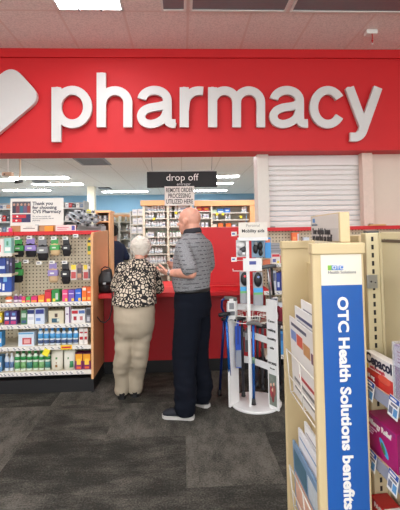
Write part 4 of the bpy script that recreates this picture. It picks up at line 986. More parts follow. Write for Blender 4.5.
cane((253.8, 404.5), (253.2, 325), 3.43, 3.40, BLUEM, GG, 'blue cane with grey grip standing frontmost on the rack base', None, band=(160, 210, 130))
cane((234, 392.5), (229, 326), 3.62, 3.50, BLUEM, M((25, 25, 28), .5), 'blue cane with black grip inside the left panel of the rack', 'offset')
cane((243.5, 396), (242, 326), 3.58, 3.52, M((60, 60, 66), .3, .5), M((25, 25, 28), .5), 'dark grey cane between the two blue canes on the rack', 'offset')
cane((263, 389), (262.5, 328), 3.72, 3.62, M((90, 90, 95), .3, .5), M((30, 30, 32), .5), 'grey cane standing at the back right of the rack base')
cane((219.5, 394.5), (224.5, 314), 3.72, 3.52, NAVYM, GG, 'dark blue cane leaning outside the rack on the left, nearest the man', 'crook')
cane((280.5, 390), (279, 325), 3.74, 3.60, M((28, 28, 32), .4), M((40, 20, 25), .5), 'black cane leaning outside the right panel of the rack')
cane((238, 391), (236, 330), 3.66, 3.56, NAVYM, M((25, 25, 28), .5), 'navy cane half hidden behind the left blue cane')
cane((231, 398.5), (226.5, 322), 3.50, 3.40, BLUEM, M((25, 25, 28), .5), 'bright blue cane in front of the left rack panel with black grip', 'offset')
cane((257, 386), (257.5, 326), 3.74, 3.64, M((70, 70, 76), .3, .5), M((30, 30, 32), .5), 'slim grey cane behind the central pole of the rack', 'offset')
cane((271, 392), (272, 325), 3.70, 3.62, M((35, 35, 40), .4), GG, 'black cane with grey grip behind the right rack panel')
hang_pack(235, 241.5, 321, 368, (35, 75, 170), 'long blue folding cane pack with grey pouch hanging at the left of the rack', [(.0, 1, .62, .98, (130, 135, 145)), (.3, .7, .1, .5, (25, 50, 130))], Y=3.47, parent=None)
hang_pack(227.5, 235.8, 299, 319.5, (214, 214, 212), 'white pouch with grey print on top of the left rack panel', [(.2, .8, .2, .5, (120, 122, 125)), (.3, .9, .6, .8, (90, 90, 95))], Y=3.42, parent=None)
hang_pack(244.5, 250.5, 328, 352, (70, 70, 74), 'small dark grey gel pack hanging below the wire holder', [(.1, .9, .2, .5, (140, 140, 142))], Y=3.47, parent=None)

# ================================================================== TAN BROCHURE STAND
YS = 1.12; YB2 = 1.55
X0, X1 = P(313.5, 300, YS).x, P(365.2, 300, YS).x; XB0 = P(281.8, 245, YB2).x
zt = P(340, 243, YS).z
st = empty('brochure_stand', 'tan brochure stand with blue OTC Health Solutions benefits panel, in the right foreground', 'brochure stand', ((X0+X1)/2, 1.335, 0)); L = st.location
TANM = M((204, 184, 142), .55, var=.05, scale=6)
hx = (X1-X0)/2
MB().box(-hx, hx, YS-L.y, YS+.022-L.y, 0, zt-.001, TANM, .004).build('front_panel', st)
MB().box(-hx-.003, hx+.003, YS-.006-L.y, YS+.026-L.y, P(340, 254, YS).z, zt, TANM, .003).build('panel_cap', st)
bx0 = XB0-L.x; bx1 = hx
ztb = P(297, 240.8, YB2).z
MB().box(bx0, bx1, YB2-L.y, YB2+.022-L.y, 0, ztb-.001, TANM, .004).build('rear_panel', st)
MB().box(bx0-.003, bx1+.003, YB2-.006-L.y, YB2+.026-L.y, ztb-.031, ztb, TANM, .003).build('panel_cap', st)
MB().box(hx-.03, hx-.01, YS+.022-L.y, YB2-L.y, .05, 1.42, TANM).build('middle_board', st)
MB().box(-hx-.0, hx+.0, YS+.0-L.y, YB2+.02-L.y, 0, .05, TANM, .003).build('base', st)
# printed poster on the front
a = P(320.3, 254.5, YS); b_ = P(361.8, 284.5, YS); yp = YS-.0012-L.y
zs_ = b_.z
MB().box(a.x-L.x, b_.x-L.x, yp-.001, YS-L.y, zs_, a.z-.001, M((226, 220, 205), .4, var=.02)).build('poster_header', st)
pb = MB().box(a.x-L.x, b_.x-L.x, yp-.001, YS-L.y, .10, zs_, M((20, 86, 165), .4, var=.03)).build('blue_poster', st); pb['label'] = 'blue poster with white vertical lettering'
def pp(px, py): q = P(px, py, YS); return (q.x-L.x, yp-.0018, q.z)
lg = MB(); q0_, q1_ = pp(327.3, 265.3), pp(343, 269.8)
lg.box(q0_[0], q0_[0]+.0115, yp-.002, yp-.001, q1_[2], q0_[2], M((120, 175, 60), .5)).box(q0_[0]+.0115, q1_[0], yp-.002, yp-.001, q1_[2], q0_[2], M((35, 110, 190), .5))
lgo = lg.build('logo_block', st); t_ = text('OTC', .0155, ((q0_[0]+.0125+q1_[0])/2, yp-.0022, (q0_[2]+q1_[2])/2), WHT, lgo, align='CENTER', bold=.0003)
text('Health Solutions', .0125, (q0_[0], yp-.0012, pp(327, 272.5)[2]), M((70, 80, 95), .6), st)
RV = Matrix(((0, 1, 0), (0, 0, -1), (-1, 0, 0))).to_euler()
o = text('OTC Health Solutions benefits', .042, (0, 0, 0), WHT, st, bold=.0015)
bpy.context.view_layer.update()
za = pp(345, 296.5)[2]; zb_ = pp(345, 509)[2]; ln_ = za-zb_
o.rotation_euler = RV; o.scale = (ln_/max(o.dimensions.x, .01), 1, 1); o.location = (pp(341.8, 300)[0], yp-.0015, za)
# wire brochure pockets on the left side and the brochures
def pocket(z0, z1, y0, y1, x):
    mb = MB(); r = .0024
    for y in (y0, y0+(y1-y0)*.5, y1): mb.tube([(x+.05, y, z1), (x+.045, y, z0), (x, y, z0), (x-.005, y, z0+.06), (x-.012, y, z1-.03)], r, WIREW, 6)
    for zz, xx in ((z1-.03, x-.012), (z0+.06, x-.005), (z0, x)): mb.tube([(xx, y0, zz), (xx, y1, zz)], r, WIREW, 6)
    mb.build('wire_pocket', st)
PY0, PY1 = YS+.05-L.y, YB2-.06-L.y
pks = [(.94, 1.13), (.52, .70), (.12, .30)]
for z0, z1 in pks: pocket(z0, z1, PY0, PY1, -hx+.026)
rb3 = random.Random(4)
def brochure(x, y0, y1, z0, z1, rgb, lab, prints, lean=0.):
    o = MB().box(0, .003, 0, y1-y0, 0, z1-z0, M(rgb, .4, var=.04), .0006)
    for k in range(3): o.box(.004+k*.0022, .0055+k*.0022, .002*k, y1-y0, 0, z1-z0-.002*k, M(rgb, .4, var=.04))
    o = o.build('brochure', loc=(x, y0, z0)); tag(o, lab, 'brochure'); o.rotation_euler = (0, lean, 0)
    for k, (u0, u1, v0, v1, c) in enumerate(prints):
        W_, H_ = y1-y0, z1-z0; MB().box(-.0006, 0, W_*u0, W_*u1, H_*v0, H_*v1, M(c, .45, var=.2, scale=60)).build('printed_panel', o)
sx = L.x-hx
zz = lambda px, py, Y: P(px, py, Y).z
pr = [(.35, .92, .90, .94, (90, 90, 110)), (.5, .72, .70, .84, (205, 90, 70)), (.74, .95, .72, .84, (120, 140, 190)), (.25, .48, .66, .80, (190, 140, 90)), (.1, .22, .64, .76, (110, 70, 90)), (.1, .9, .10, .14, (120, 120, 120)), (.1, .9, .2, .24, (120, 120, 120)), (.1, .7, .3, .34, (180, 60, 60))]
tx = [(.1, .9, .9-.06*k, .915-.06*k, (140, 140, 150)) for k in range(9)]
brochure(sx+.066, 1.20, 1.44, .945, zz(308, 299, 1.44), (232, 230, 226), 'white brochure highest and furthest back in the upper pocket', tx, -.02)
brochure(sx+.050, 1.19, 1.47, .942, zz(298, 308, 1.47)+.01, (228, 228, 226), 'white brochure with navy text line, middle of the upper pocket', [(.06, .94, .88, .91, (60, 65, 110))]+tx[:3], -.02)
brochure(sx+.036, 1.18, 1.49, .942, zz(294, 318, 1.49)+.01, (225, 222, 218), 'brochure with coloured photos in front of the upper pocket', pr, -.03)
brochure(sx+.062, 1.20, 1.43, .525, zz(305, 421, 1.43), (232, 232, 230), 'plain white brochure furthest back in the lower pocket', tx[:4], -.02)
brochure(sx+.047, 1.18, 1.46, .523, zz(298, 430, 1.46)+.01, (230, 230, 232), 'white brochure with pale blue line, middle of the lower pocket', [(.06, .94, .9, .92, (120, 150, 190))]+tx[3:6], -.02)
brochure(sx+.034, 1.17, 1.49, .523, zz(293, 442, 1.49)+.01, (120, 150, 180), 'blue and peach photo brochure in front of the lower pocket', [(.05, .95, .05, .55, (215, 170, 145)), (.5, .95, .6, .9, (70, 110, 130)), (.05, .45, .6, .9, (190, 200, 205)), (.2, .5, .15, .35, (205, 80, 60))], -.03)
# angled header card on top
hA = P(311, 218, 1.52); hB = P(338.3, 212, 1.16)
zt2 = P(338.3, 212, 1.16).z
hA2 = Vector((P(310.3, 230, 1.50).x, 1.50, 0)); hB2 = Vector((P(338.3, 230, 1.16).x, 1.16, 0)); hA2.x += .034; hB2.x += .034; dv = (hB2-hA2); Lh = dv.length; dv.normalize()
hd = empty('header_card', 'angled grey header card with blue logo in tan frame on top of the brochure stand', 'header sign', (hB2.x, hB2.y, zt)); hd.rotation_euler = (0, 0, math.atan2(dv.y, dv.x)+PI)
# local +x runs away from the camera, -y... printed face on the left
H_ = zt2-zt
MB().box(-.006, Lh, .0, .030, .0, H_, TANM, .002).build('frame', hd)
s_ = -1
fc = M((205, 198, 190), .5, var=.02)
fy = .030
MB().box(.006, Lh-.010, fy, fy+.0012, .004, H_-.004, fc).build('printed_face', hd)
MB().box(.006, Lh-.010, fy+.0012, fy+.0016, .004, H_*.47, M((188, 182, 176), .5, var=.02)).build('lower_print', hd)
MB().box(Lh-.065, Lh-.035, fy+.0012, fy+.002, H_*.72, H_*.88, M((70, 130, 190), .5)).build('logo', hd)
RH = (PI/2, 0, PI)
text('Health Solutions', .012, (Lh-.02, fy+.002, H_*.63), M((120, 130, 140), .6), hd, rot=RH)
text('Your eligible items', .030, (Lh-.03, fy+.0025, H_*.36), BLK, hd, rot=RH, bold=.0012)
text('are marked on shelf', .030, (Lh-.03, fy+.0025, H_*.12), BLK, hd, rot=RH, bold=.0012)
# tan end post behind, bracket and the slotted upright of the right-hand gondola
gO = Vector((P(362.3, 377, 1.20).x, 1.20, 0)); GR = math.radians(4.2)
gd = empty('side_gondola', 'cream slotted metal gondola with shallow shelves of medicine boxes at the right edge', 'shelving', gO, rz=GR)
Rg = Matrix.Rotation(-GR, 3, 'Z')
def gl(px, py, Y): return Rg @ (P(px, py, Y)-gO)
a = gl(366, 233, 1.20); b_ = gl(379.5, 233, 1.20); ux0, ux1 = a.x, b_.x; zu = a.z
up = MB().box(ux0, ux1, .0, .03, 0, zu, CREAM, .002).box(ux1, ux1+.008, -.004, .03, 0, zu, CREAM, .001)
uo = up.build('upright', gd)
sl_ = MB(); z = zu-.012; xm = ux0+(ux1-ux0)*.50
while z > .1: sl_.box(xm-.0042, xm+.0032, -.0008, .004, z-.0145, z, BLK); z -= .0254
so = sl_.build('slots', uo); so['kind'] = 'stuff'
MB().box(ux0+.006, ux1+.004, .004, .026, zu, zu+.006, DGREY, .001).build('top_clip', uo)
bx = MB().box(gl(354.5, 235, 1.33).x, gl(366.5, 235, 1.33).x+.006, .10, .16, 0, P(360, 235.5, 1.33).z, TAN, .002).build('rear_post', gd)
br = MB().box(ux0-.006, ux0+.027, -.012, -.004, P(370, 289, 1.18).z, P(370, 275.5, 1.18).z, STEEL, .001)
bq = br.build('metal_bracket', gd); c_ = (ux0+.005, -.014, P(370, 282, 1.18).z); MB().ball(c_, (.003, .002, .003), DGREY).build('screw', bq); MB().ball((c_[0]+.014, -.014, c_[2]-.003), (.002, .002, .002), DGREY).build('screw', bq)
xb = ux1+.008
PANEL = M((196, 184, 150), .5, var=.04, scale=4)
MB().box(xb, xb+.012, -.75, -.004, 0, zu-.022, PANEL).build('back_panel', gd)
MB().box(xb-.004, xb+.02, -.75, -.004, zu-.02, zu+.002, CREAM, .002).build('top_cap', gd)
MB().box(xb-.002, xb, -.75, -.004, zu-.030, zu-.021, M((90, 75, 60), .6)).build('cap_painted_shadow', gd)  # dark strip that paints in the shade below the cap
g1 = P(364.5, 378.5, 1.2).z; g2 = P(366, 446, 1.2).z; g3 = g2-(g1-g2)
GL_ = M((150, 155, 172), .25, var=.04)
shs = []
for z in (g1, g2, g3, g3-.22, g3-.44):
    s = MB().box(.004, xb, -.75, .004, z-.012, z, CREAM, .001).box(.004, xb, -.002, .004, z-.04, z+.012, CREAM).build('shelf', gd); shs.append(s)
    MB().box(.0, .003, -.75, .002, z-.034, z+.002, GL_, .0008).build('label_holder', s)
def ptag(shelf, z, y, lab_rgb=(40, 80, 160)):
    W_, H_ = .044, .054; g = MB(); top = .014
    g.box(-.001, 0, -W_, 0, top-H_, top, WHT); g.box(-.0018, -.001, -W_+.001, -.001, top-.014, top-.001, M(lab_rgb, .5))
    g.box(-.0018, -.001, -W_+.006, -.010, top-.024, top-.018, M((120, 120, 130), .6)); g.box(-.0018, -.001, -W_+.004, -.024, top-.048, top-.028, M((90, 150, 200), .5)); g.box(-.0018, -.001, -.020, -.004, top-.046, top-.028, M((110, 120, 140), .5)); g.box(-.0026, -.0018, -W_+.012, -.006, top-.010, top-.005, WHT)
    o = g.build('price_tag', shelf); o.location = (-.004, y, z); o.rotation_euler = (math.radians(4), math.radians(8), 0)
ptag(shs[0], g1, -.030); ptag(shs[0], g1, -.146); ptag(shs[0], g1, -.25)
ptag(shs[1], g2, -.028); ptag(shs[1], g2, -.130); ptag(shs[1], g2, -.25); ptag(shs[2], g3, -.02)
RT = (PI/2, 0, -PI/2)
def gbox(name, y_far, y_near, z0, h, dep, rgb, lab, x=.010):
    """medicine box; origin at its front far foot"""
    wpos = Matrix.Rotation(GR, 3, 'Z') @ Vector((x, y_near, 0)) + gO
    o = MB().box(0, dep, 0, y_far-y_near, 0, h, M(rgb, .3, var=.04), .0012).build(name, loc=(wpos.x, wpos.y, z0)); o.rotation_euler = (0, 0, GR); tag(o, lab, 'medicine box'); return o, y_far-y_near
def face(o, W_, H, u0, u1, v0, v1, rgb, k=1, name='printed_panel'):   # u from the far (left) side
    return MB().box(-.0004*k, 0, W_*(1-u1), W_*(1-u0), H*v0, H*v1, M(rgb, .35, var=.08, scale=80)).build(name, o)
H = P(368, 350.5, 1.19).z-g1
o, W_ = gbox('medicine_box', -.004, -.142, g1, H, .028, (232, 226, 220), 'white and red throat lozenge box reading Cepacol on the upper right shelf')
face(o, W_, H, .0, 1, .0, .46, (205, 55, 45)); face(o, W_, H, .0, .5, .0, .30, (185, 30, 45), 2)
MB().ellip((-.001, W_*.28, H*.36), (Vector((.001, 0, 0)), Vector((0, W_*.22, 0)), Vector((0, 0, H*.13))), M((225, 90, 70), .3)).build('lozenge_print', o)
MB().ellip((-.001, W_*.92, H*.52), (Vector((.001, 0, 0)), Vector((0, .007, 0)), Vector((0, 0, .007))), M((235, 205, 60), .3)).build('yellow_badge', o)
text('Cepacol', .040, (-.0008, W_*.97, H*.80), M((25, 30, 60), .4), o, rot=RT, bold=.0012)
text('extra strength', .013, (-.0016, W_*.80, H*.56), M((190, 40, 60), .4), o, rot=RT, bold=.0003)
text('10 mg', .016, (-.0018, W_*.93, H*.22), WHT, o, rot=RT, bold=.0004)
H2 = .150
o, W_ = gbox('medicine_box', -.160, -.30, g1, H2, .05, (120, 60, 120), 'purple medicine box in a clear plastic case at the right edge of the upper shelf', x=.006)
face(o, W_, H2, .0, 1, .62, .98, (205, 190, 205)); face(o, W_, H2, .08, .9, .1, .5, (140, 50, 120), 2)
for k in range(4): face(o, W_, H2, .1, .7, .70+.06*k, .72+.06*k, (150, 60, 120), 3)
CLR = M((225, 228, 232), .08, trans=.011, var=.01); CLR.node_tree.nodes['Principled BSDF'].inputs['Alpha'].default_value = .22
cs = MB().box(-.004, -.003, -.002, W_+.004, 0, H2+.006, CLR).box(-.003, .052, W_+.003, W_+.004, 0, H2+.006, CLR); cs.build('clear_case', o)
H3 = P(368, 411.5, 1.19).z-g2
o, W_ = gbox('medicine_box', -.004, -.148, g2, H3, .060, (178, 22, 110), 'magenta medicine box with blue pill picture on the lower right shelf')
face(o, W_, H3, .03, .97, .86, .97, (150, 40, 110)); face(o, W_, H3, .05, .5, .05, .12, (150, 15, 90), 1)
text('Allergy Relief', .021, (-.0010, W_*.94, H3*.80), WHT, o, rot=RT, bold=.0006)
for k, s in enumerate(('Non-drowsy', '24 hour', 'Indoor')): text(s, .0085, (-.0010, W_*.95, H3*(.64-.07*k)), M((240, 200, 225), .4), o, rot=RT)
MB().ellip((-.0008, W_*.42, H3*.36), (Vector((.0008, 0, 0)), Vector((0, W_*.13, H3*.05)), Vector((0, .012, H3*.20))), M((70, 170, 215), .3)).build('pill_print', o)
MB().ellip((-.0018, W_*.43, H3*.35), (Vector((.0008, 0, 0)), Vector((0, W_*.05, -H3*.03)), Vector((0, .008, H3*.13))), M((70, 130, 80), .3)).build('leaf_print', o)
# end facing the camera
MB().box(.002, .058, -.0005, 0, .002, H3-.002, M((130, 20, 90), .35)).build('end_panel', o)
MB().box(.006, .05, -.0009, -.0005, H3*.05, H3*.2, M((170, 170, 175), .4)).build('barcode_panel', o)
ev = text('Allergy Relief', .014, (.028, -.0011, H3*.9), WHT, o); ev.rotation_euler = RV
H4 = .075
z4 = P(369, 496, 1.19).z
o, W_ = gbox('medicine_box', -.004, -.15, g3, max(.03, z4-g3), .055, (200, 25, 35), 'red and white medicine box on the lowest shelf, cut by the bottom edge'); H4 = z4-g3
face(o, W_, H4, .0, .2, .0, 1, (185, 20, 40)); face(o, W_, H4, .3, 1, .0, .45, (235, 232, 230))
text('FAST RELIEF', .020, (-.0010, W_*.85, H4*.80), WHT, o, rot=RT, bold=.0004)
MB().box(.004, .051, .006, W_*.55, H4, H4+.0005, M((235, 235, 235), .4)).build('top_label', o)

# ================================================================== HANDBAG on the counter's left end
hb_ = empty('handbag', 'black leather handbag with long strap slumped at the left end of the red counter', 'handbag', (PX(105.5, 4.24), 4.24, ZCT))
LE = M((26, 25, 27), .38, var=.2, scale=25, bump=.5)
MB().loft([((0, 0, .002), (.075, 0, 0), (0, .05, 0)), ((0, 0, .02), (.090, 0, 0), (0, .062, 0)), ((-.004, 0, .10), (.088, 0, 0), (0, .06, 0)), ((.0, 0, .18), (.072, 0, 0), (0, .046, 0)), ((.012, 0, .235), (.05, 0, .008), (0, .028, 0)), ((.016, 0, .252), (.03, 0, .004), (0, .012, 0))], LE, 28).build('bag_body', hb_)
MB().loft([((-.002, -.058, .085), (.070, 0, 0), (0, .006, 0)), ((0, -.060, .13), (.074, 0, 0), (0, .008, 0)), ((.003, -.045, .19), (.064, 0, 0), (0, .010, 0)), ((.012, -.018, .24), (.046, 0, 0), (0, .014, 0))], LE, 24).build('flap', hb_)
MB().box(-.018, .014, -.071, -.064, .095, .115, STEEL, .002).build('buckle', hb_)
MB().tube([(-.05, 0, .19), (-.05, .01, .25), (-.01, .01, .275), (.04, .01, .26), (.055, 0, .20)], .007, LE, 8).build('top_handle', hb_)
MB().tube([(-.07, -.02, .17), (-.095, -.09, .12), (-.100, -.135, .02), (-.094, -.137, -.10), (-.07, -.135, -.22), (-.03, -.132, -.275), (.015, -.133, -.285), (.06, -.135, -.25), (.085, -.137, -.15), (.092, -.137, -.03), (.088, -.13, .02), (.075, -.06, .08)], .006, LE, 8).build('shoulder_strap', hb_)
# ================================================================== PEOPLE
Z = Vector((0, 0, 1))
def skin_mat(c):
    m, nt, b = nodes_mat('skin')
    tc = nt.nodes.new('ShaderNodeTexCoord'); n = nt.nodes.new('ShaderNodeTexNoise'); n.inputs['Scale'].default_value = 14; n.inputs['Detail'].default_value = 4
    nt.links.new(tc.outputs['Object'], n.inputs['Vector'])
    nt.links.new(ramp(nt, n.outputs['Fac'], [(.35, tuple(int(v*.9) for v in c)), (.6, c), (.75, (min(255, c[0]+8), int(c[1]*.93), int(c[2]*.9)))]), b.inputs['Base Color'])
    b.inputs['Roughness'].default_value = .5; b.inputs['Subsurface Weight'].default_value = .08; b.inputs['Subsurface Radius'].default_value = (.02, .008, .004)
    return m
def hand(mb, wrist, d, palm_n, thumb_side, curl=.35, sc=1., spread=.10):
    """palm, four unequal fingers and a thumb; d = direction of the hand, palm_n = where the palm looks"""
    d = d.normalized(); n = (palm_n-d*palm_n.dot(d)).normalized(); s = d.cross(n).normalized()*thumb_side
    pc_ = wrist+d*.050*sc
    mb.ellip(pc_, (d*.052*sc, s*.040*sc, n*.016*sc)); mb.ellip(wrist+d*.075*sc, (d*.026*sc, s*.038*sc, n*.013*sc))
    mb.limb([wrist-d*.03*sc, wrist+d*.03*sc], [.026*sc, .024*sc])
    for i, (o_, L_) in enumerate(((.030, .068), (.011, .078), (-.010, .072), (-.029, .056))):
        r = wrist+d*.085*sc+s*o_*sc; dd = (d+s*spread*o_/.03).normalized(); pts = [r-dd*.015*sc, r]; c = curl*(1+.2*i)
        ang = 0; p = r
        for k, f in enumerate((.45, .32, .23)):
            ang += c*(.7 if k == 0 else 1.)
            p = p+(dd*math.cos(ang)+n*math.sin(ang))*L_*f*sc; pts.append(p)
        mb.limb(pts, [.0095*sc, .0095*sc, .0088*sc, .008*sc, .0068*sc], n=10)
    t0 = wrist+d*.025*sc+s*.026*sc; t1 = t0+(d*.55+s*.75+n*.35).normalized()*.035*sc; t2 = t1+(d*.85+s*.35+n*.4).normalized()*.030*sc; t3 = t2+(d*.95+s*.0+n*.35).normalized()*.024*sc
    mb.limb([t0-s*.01*sc, t0, t1, t2, t3], [.014*sc, .014*sc, .011*sc, .010*sc, .0075*sc], n=10)
def head(mb, c, Fh, Lh, sc=1., hgt=.225):
    """skull, jaw, brow, nose, lips, chin and ears; c = centre of the skull"""
    q = lambda f, l, u: c+Fh*f*sc+Lh*l*sc+Z*u*sc
    A = lambda f, l, u: (Fh*f*sc, Lh*l*sc, Z*u*sc)
    mb.ellip(q(-.008, 0, .018), A(.098, .077, .090), n=24); mb.ellip(q(.022, 0, -.045), A(.066, .060, .066), n=20)
    mb.ellip(q(.052, 0, -.092), A(.030, .036, .024)); mb.ellip(q(.030, 0, -.075), A(.045, .054, .035))
    mb.ellip(q(.074, 0, .012), A(.020, .052, .012)); mb.limb([q(.085, 0, .004), q(.100, 0, -.016), q(.108, 0, -.030)], [.009*sc, .011*sc, .013*sc], n=10)
    for s in (-1, 1):
        mb.ellip(q(.094, s*.010, -.034), A(.011, .009, .008)); mb.ellip(q(.058, s*.040, -.030), A(.024, .020, .022))
        mb.ellip(q(-.004, s*.078, -.015), A(.016, .010, .032)); mb.ellip(q(-.014, s*.084, -.006), A(.014, .006, .022)); mb.ellip(q(.000, s*.078, -.042), A(.009, .008, .010))
    mb.ellip(q(.086, 0, -.058), A(.012, .024, .006)); mb.ellip(q(.083, 0, -.069), A(.012, .021, .007))
    return q
def eyes(c, Fh, Lh, sc, par, iris=(70, 90, 110)):
    for s in (-1, 1):
        p = c+Fh*.076*sc+Lh*s*.031*sc-Z*.006*sc-par.location
        e = MB().ball(p, .012*sc, M((232, 230, 225), .2)).ball(p+Fh*.0085*sc, .0055*sc, M(iris, .2)).build('eye', par)
        MB().ellip(c+Fh*.092*sc+Lh*s*.033*sc+Z*.018*sc-par.location, (Fh*.006*sc, Lh*.020*sc, Z*.004*sc), M((170, 165, 160), .8)).build('eyebrow', par)
def fold(amp, sx, sz, seed, floor_=None):
    def f(co):
        v = Vector((co.x*sx, co.y*sx, co.z*sz+seed)); return amp*(noise.noise(v)*1.2+noise.noise(v*2.1)*.6)
    return f
def child(name, mesh, mat, par):
    if isinstance(mesh, MB): mesh = remesh(mesh, .008)
    mesh.materials.clear(); mesh.materials.append(mat)
    for p in mesh.polygons: p.material_index = 0
    o = link(name, mesh, par); o.location = (0, 0, 0)
    mesh.transform(Matrix.Translation(-par.location)); return o

# ---------------- the tall man
ca = math.radians(60); MF = Vector((-math.sin(ca), math.cos(ca), 0)); ML = Vector((-math.cos(ca), -math.sin(ca), 0))
MBs = Vector((PX(192.2, 3.45), 3.45, 0))
def m(f, l, u): return MBs+MF*f+ML*l+Z*u
man = empty('person', 'tall bald man in grey patterned polo shirt and navy trousers, standing at the counter', 'person', MBs)
SK1 = skin_mat((226, 164, 140))
hc_ = m(.030, 0, 1.655)
hh_ = math.radians(58); HF = Vector((-math.sin(hh_), math.cos(hh_), -.04)).normalized(); HL = Vector((-math.cos(hh_), -math.sin(hh_), 0))
LELB, LWR = m(-.12, .245, 1.215), m(.135, .165, 1.205)
RELB, RWR = m(-.03, -.245, 1.20), m(.19, -.13, 1.235)
b = MB(); head(b, hc_, HF, HL, 1.07)
b.limb([m(-.010, 0, 1.48), m(-.008, 0, 1.56), m(.002, 0, 1.61)], [.076, .070, .068])
b.loft([(m(0, 0, 1.0), ML*.12, MF*.08), (m(.01, 0, 1.2), ML*.15, MF*.11), (m(0, 0, 1.38), ML*.165, MF*.10), (m(-.01, 0, 1.47), ML*.15, MF*.08), (m(-.01, 0, 1.52), ML*.07, MF*.05)])
for s, E, Wr in ((1, LELB, LWR), (-1, RELB, RWR)):
    b.limb([m(-.01, s*.13, 1.42), m(-.02, s*.185, 1.40), E], [.045, .048, .042])
    b.limb([E, E.lerp(Wr, .35), Wr], [.043, .043, .028])
hand(b, LWR, m(.32, .11, 1.205)-LWR, Z*.8+ML*-.6, -1, .28, 1.06)
hand(b, RWR, m(.35, -.01, 1.25)-RWR, ML*.9+Z*.3, 1, .45)
for s, ank in ((1, m(.015, .15, .08)), (-1, m(.0, -.12, .08))):
    b.limb([m(0, s*.09, .98), (m(0, s*.09, .98)).lerp(ank, .5), ank], [.07, .048, .036])
body = child('body', remesh(b, .0055, 5), SK1, man)
eyes(hc_, HF, HL, 1.07, man)
# polo shirt: grey with rows of short dark dashes
pm, nt, bb = nodes_mat('grey_polo')
tc = nt.nodes.new('ShaderNodeTexCoord'); mp = nt.nodes.new('ShaderNodeMapping'); mp.inputs['Rotation'].default_value = (0, 0, -ca); nt.links.new(tc.outputs['Object'], mp.inputs['Vector'])
sp = nt.nodes.new('ShaderNodeSeparateXYZ'); nt.links.new(mp.outputs[0], sp.inputs[0])
wob = nt.nodes.new('ShaderNodeTexNoise'); wob.inputs['Scale'].default_value = 3; nt.links.new(tc.outputs['Object'], wob.inputs['Vector'])
zr = mathn(nt, 'DIVIDE', mathn(nt, 'ADD', sp.outputs['Z'], mathn(nt, 'MULTIPLY', wob.outputs['Fac'], .012)), .034)
rowi = mathn(nt, 'FLOOR', zr); inrow = mathn(nt, 'LESS_THAN', mathn(nt, 'FRACT', zr), .20)
xd = mathn(nt, 'FRACT', mathn(nt, 'ADD', mathn(nt, 'DIVIDE', mathn(nt, 'ADD', sp.outputs['X'], mathn(nt, 'MULTIPLY', sp.outputs['Y'], .9)), .045), mathn(nt, 'MULTIPLY', rowi, .37)))
dash = mathn(nt, 'MULTIPLY', inrow, mathn(nt, 'LESS_THAN', xd, .62))
wv = nt.nodes.new('ShaderNodeTexNoise'); wv.inputs['Scale'].default_value = 160; nt.links.new(tc.outputs['Object'], wv.inputs['Vector'])
base = ramp(nt, wv.outputs['Fac'], [(.3, (112, 112, 115)), (.7, (152, 152, 154))])
mx = nt.nodes.new('ShaderNodeMix'); mx.data_type = 'RGBA'; nt.links.new(mathn(nt, 'MULTIPLY', dash, .85), mx.inputs['Factor']); nt.links.new(base, mx.inputs['A']); mx.inputs['B'].default_value = lin((48, 47, 52))
nt.links.new(mx.outputs['Result'], bb.inputs['Base Color']); bb.inputs['Roughness'].default_value = .9
s_ = MB()
s_.loft([(m(.010, 0, 1.035), ML*.165, MF*.135), (m(.014, 0, 1.05), ML*.185, MF*.150), (m(.018, 0, 1.12), ML*.200, MF*.160), (m(.014, 0, 1.22), ML*.200, MF*.160), (m(.006, 0, 1.33), ML*.205, MF*.150), (m(-.006, 0, 1.41), ML*.210, MF*.140),
         (m(-.012, 0, 1.465), ML*.195, MF*.118), (m(-.012, 0, 1.505), ML*.140, MF*.092), (m(-.006, 0, 1.545), ML*.078, MF*.074)])
for s, E in ((1, LELB), (-1, RELB)):
    S0 = m(-.012, s*.165, 1.435); s_.limb([m(-.01, s*.10, 1.45), S0, m(-.025, s*.205, 1.40), S0.lerp(E, .80)+ML*s*.012], [.060, .068, .070, .074])
shirt = child('polo_shirt', remesh(s_, .008, 6, fold(.006, 7, 3, 2)), pm, man)
cl_ = MB()
for k in range(2): pass
ring = []
cl_.loft([(m(-.004, 0, 1.53), ML*.080, MF*.080), (m(-.002, 0, 1.545), ML*.084, MF*.084), (m(.002, 0, 1.575), ML*.074, MF*.076), (m(.004, 0, 1.583), ML*.066, MF*.068)])
for v in cl_.bm.verts: v.co += Z*(.016*((v.co-MBs).dot(-MF))/.08)
child('collar', cl_.mesh('collar'), M((46, 44, 50), .85), man)['label'] = 'dark knitted collar'
# trousers
tm = M((15, 19, 29), .9, var=.25, scale=9, bump=.15); tm.node_tree.nodes['Principled BSDF'].inputs['Specular IOR Level'].default_value = .15
t_ = MB()
t_.loft([(m(.004, 0, 1.058), ML*.168, MF*.138), (m(.004, 0, 1.0), ML*.180, MF*.150), (m(-.002, 0, .90), ML*.190, MF*.160), (m(0, 0, .82), ML*.180, MF*.140)])
LA_, RA_ = m(.015, .150, .075), m(.0, -.125, .085)
for s, ank in ((1, LA_), (-1, RA_)):
    hp_ = m(.0, s*.088, .90); kn = hp_.lerp(ank, .52)+MF*.022
    t_.limb([hp_, hp_.lerp(kn, .5), kn, kn.lerp(ank, .55)-MF*.006, ank+Z*.012], [.118, .112, .100, .094, .092], n=20)
def tf(co):
    z = co.z; a_ = .009+.012*max(0, 1-abs(z-.18)/.22)
    return a_*(noise.noise(Vector((co.x*6, co.y*6, z*5)))+.7*noise.noise(Vector((co.x*9, co.y*9, z*22+3)))*(1 if z < .55 else .3))
tr_ = remesh(t_, .009, 6, tf)
for v in tr_.vertices:
    if v.co.z < .035: v.co.z = .035
child('trousers', tr_, tm, man)
